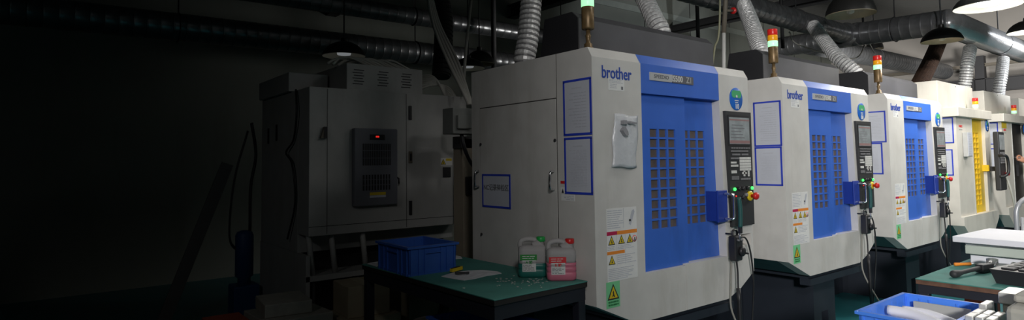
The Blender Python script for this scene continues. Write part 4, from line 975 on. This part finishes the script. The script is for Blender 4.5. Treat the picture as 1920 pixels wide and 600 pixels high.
E = [(0, 1), (1, 2), (2, 3), (3, 4), (4, 5), (5, 6), (6, 7), (2, 8), (8, 9), (9, 10), (10, 11), (2, 12), (12, 13), (13, 14), (14, 15), (0, 16), (16, 17), (17, 18), (18, 19), (0, 20), (20, 21), (21, 22), (22, 23)]
RAD = [.14, .125, .145, .062, .062, .085, .098, .085, .062, .046, .030, .036, .062, .046, .030, .034, .095, .065, .045, .038, .095, .065, .045, .038]
def hand_fingers(root, h, d, up):
    # four fingers curled inward, unequal, and a thumb off the side of the palm
    side = d.cross(Vector((0, 0, 1))).normalized()
    for k, (du, L) in enumerate(((.024, .9), (.008, 1.0), (-.008, .95), (-.023, .75))):
        b = len(V); k0 = h+d*.012+Vector((0, 0, du*up)); k1 = k0-d*.026*L+side*.004; k2 = k1-d*.012*L+side*.020; k3 = k2+d*.010+side*.014
        V.extend([k0, k1, k2, k3]); E.extend([(root, b), (b, b+1), (b+1, b+2), (b+2, b+3)]); RAD.extend([.0115, .0105, .0095, .008])
    b = len(V); V.extend([h+d*.040+Vector((0, 0, .030*up)), h+d*.012+side*.016+Vector((0, 0, .044*up)), h-d*.012+side*.02+Vector((0, 0, .036*up))]); E.extend([(root, b), (b, b+1), (b+1, b+2)]); RAD.extend([.014, .0115, .0095])
hand_fingers(11, hand, dirn, 1)
hand_fingers(15, B(.125, -.24, .73), Vector((-.1, .0, 1)).normalized(), .3)
skin('body', V, E, RAD, SKIN, per)
c1 = [B(0, 0, .86), B(0, 0, .98), V[1], V[2], B(-.008, 0, 1.425), shL, shL.lerp(el, .55), shR, shR.lerp(elR, .55)]
skin('shirt', c1, [(0, 1), (1, 2), (2, 3), (3, 4), (3, 5), (5, 6), (3, 7), (7, 8)], [.185, .175, .158, .175, .078, .082, .066, .082, .066], SHIRT, per)
c2 = [B(0, 0, 1.02), V[0], V[16], V[17], B(-.01, .10, .10), V[20], V[21], B(-.01, -.10, .10)]
skin('trousers', c2, [(0, 1), (1, 2), (2, 3), (3, 4), (1, 5), (5, 6), (6, 7)], [.15, .165, .118, .09, .075, .118, .09, .075], TROUS, per)
for a, b in ((18, 19), (22, 23)):
    m = MB(); g = (V[b]-V[a]); g.z = 0; g.normalize(); p = Vector((V[a].x, V[a].y, .05)); m.tube([p-g*.07, p-g*.05, p, p+g*.08, p+g*.15, p+g*.19], [.02, .045, .049, .045, .042, .02], BLK, 12); m.build('shoe', per)
HB = Matrix(((fw.x, lf.x, 0, pb.x), (fw.y, lf.y, 0, pb.y), (0, 0, 1, 0), (0, 0, 0, 1)))
m = MB(); vs = []; seg = 24     # short hair: a cap over crown, sides and nape
for j in range(9):
    th = R(90*j/8*1.28); 
    for k in range(seg):
        a = 2*math.pi*k/seg; ca = math.cos(a); low = .5 if ca > .35 else 1.0
        t_ = min(th, R(62) if ca > .35 else R(112))
        vs.append((.005+.098*math.sin(t_)*ca-.006, .091*math.sin(t_)*math.sin(a), 1.665+.108*math.cos(t_)))
m.add(vs, [(j*seg+k, j*seg+(k+1) % seg, (j+1)*seg+(k+1) % seg, (j+1)*seg+k) for j in range(8) for k in range(seg)], HAIR, True); m.xf(HB).build('hair', per)
def face(nm, fn):
    m = MB(); fn(m); m.xf(HB).build(nm, per)
face('nose', lambda m: m.tube([(.088, 0, 1.655), (.103, 0, 1.618), (.09, 0, 1.607)], [.007, .014, .008], SKIN, 10))
for s_ in (-1, 1):
    face('eye', lambda m: (m.lathe([(.002, .0), (.009, -.003), (.010, -.008)], (.094, s_*.030, 1.645), KEYW, 12, 'x'), m.lathe([(.0045, .0005), (.0045, -.001)], (.094, s_*.030, 1.645), INKK, 10, 'x')))
    face('ear', lambda m: m.tube([(.0, s_*.082, 1.66), (-.008, s_*.092, 1.64), (.0, s_*.084, 1.605)], [.008, .014, .008], SKIN, 8))
    face('eyebrow', lambda m: m.tube([(.088, s_*.016, 1.665), (.090, s_*.03, 1.669), (.082, s_*.045, 1.664)], [.003, .0045, .003], HAIR, 6))
face('mouth', lambda m: m.tube([(.086, -.022, 1.578), (.096, 0, 1.58), (.086, .022, 1.578)], [.003, .0065, .003], mat('lips', (.42, .14, .11), .5), 8))
t = thing('scraper', 'thin pale tool held in the fingers at the dark doorway', 'tool', (0, 0, 0))
m = MB(); sd = dirn.cross(Vector((0, 0, 1))).normalized(); g0 = hand-dirn*.018+sd*.021+Vector((0, 0, .012)); m.tube([g0-dirn*.07, g0-dirn*.02], .0035, STEEL, 8); m.build('blade', t)
m = MB(); m.tube([g0-dirn*.02, g0+dirn*.045], .0065, KEYG, 8); m.build('grip', t)

# ------------------------------------------------------------------ light
W_ = bpy.data.worlds.new('World'); S.world = W_; W_.use_nodes = True
W_.node_tree.nodes['Background'].inputs[0].default_value = (.5, .55, .6, 1); W_.node_tree.nodes['Background'].inputs[1].default_value = 0
area_lamp(LA, 150, .18); area_lamp(LB, 80, .16)
area = area_lamp
ADDED_FLOOD = (-6.0, -6.2, 3.3)
spot(ADDED_FLOOD, 4000, 82, 1.0, .35, (4.0, -4.6, 2.0), (1, .98, .96))  # added floodlight without a fixture; its soft edge darkens the left side
spot((-2.6, -3.2, 3.4), 150, 52, 1.0, .2, (1.45, .5, 1.0), (1, .98, .96))  # added fill, no fixture, for the workbench and nearest machine's side
spot((-4.2, -1.0, 3.2), 16, 44, 1.0, .2, (-.8, 2.7, .9), (1, .98, .96))  # weak added fill for the big machine's flank and the floor goods
AISLE = ((3.0, -2.0, 3.1, 30), (5.0, -2.2, 3.1, 54), (7.4, -2.2, 3.1, 90))
for x, y, z, p in AISLE+((.95, -.75, 3.5, 12), (3.0, -.75, 3.5, 22), (4.7, -.9, 3.5, 22)):  # unseen lamps added to brighten the machine fronts and headers
    lamp((x, y, z), .26, 'added dome lamp lighting the aisle, unseen outside the picture', BULB, h=.16)
    area_lamp((x, y, z), p, .2)
for c, p, aim in (((6.8, 3.2, 2.6), 170, (12, 6.5, 4.4)), ((9.5, 2.6, 2.6), 620, (18, 5, 4.6)), ((13.0, 0, 2.6), 640, (18, 2.5, 4.2)), ((10.5, -2.0, 2.4), 200, (11, 3, 4.0)), ((3.6, 2.6, 2.7), 40, (2.4, 5, 3.2))):
    spot(c, p, 96 if p > 50 else 70, 1.0, .2, aim, (1, .98, .94), 'added_light')  # added lights without fixtures, thrown up at walls and ducts
spot((9.5, -3.0, 3.2), 700, 40, .6, .05, (9.3, .3, 3.27), (.92, .96, 1), 'added_light')  # added narrow beam that draws a bright line along the ribbed duct

# ------------------------------------------------------------------ colour management
S.view_settings.view_transform = 'Standard'; S.view_settings.look = 'None'; S.view_settings.gamma = 1; S.view_settings.exposure = 0; S.view_settings.use_curve_mapping = False
S.cycles.max_bounces = 8; S.cycles.use_denoising = True
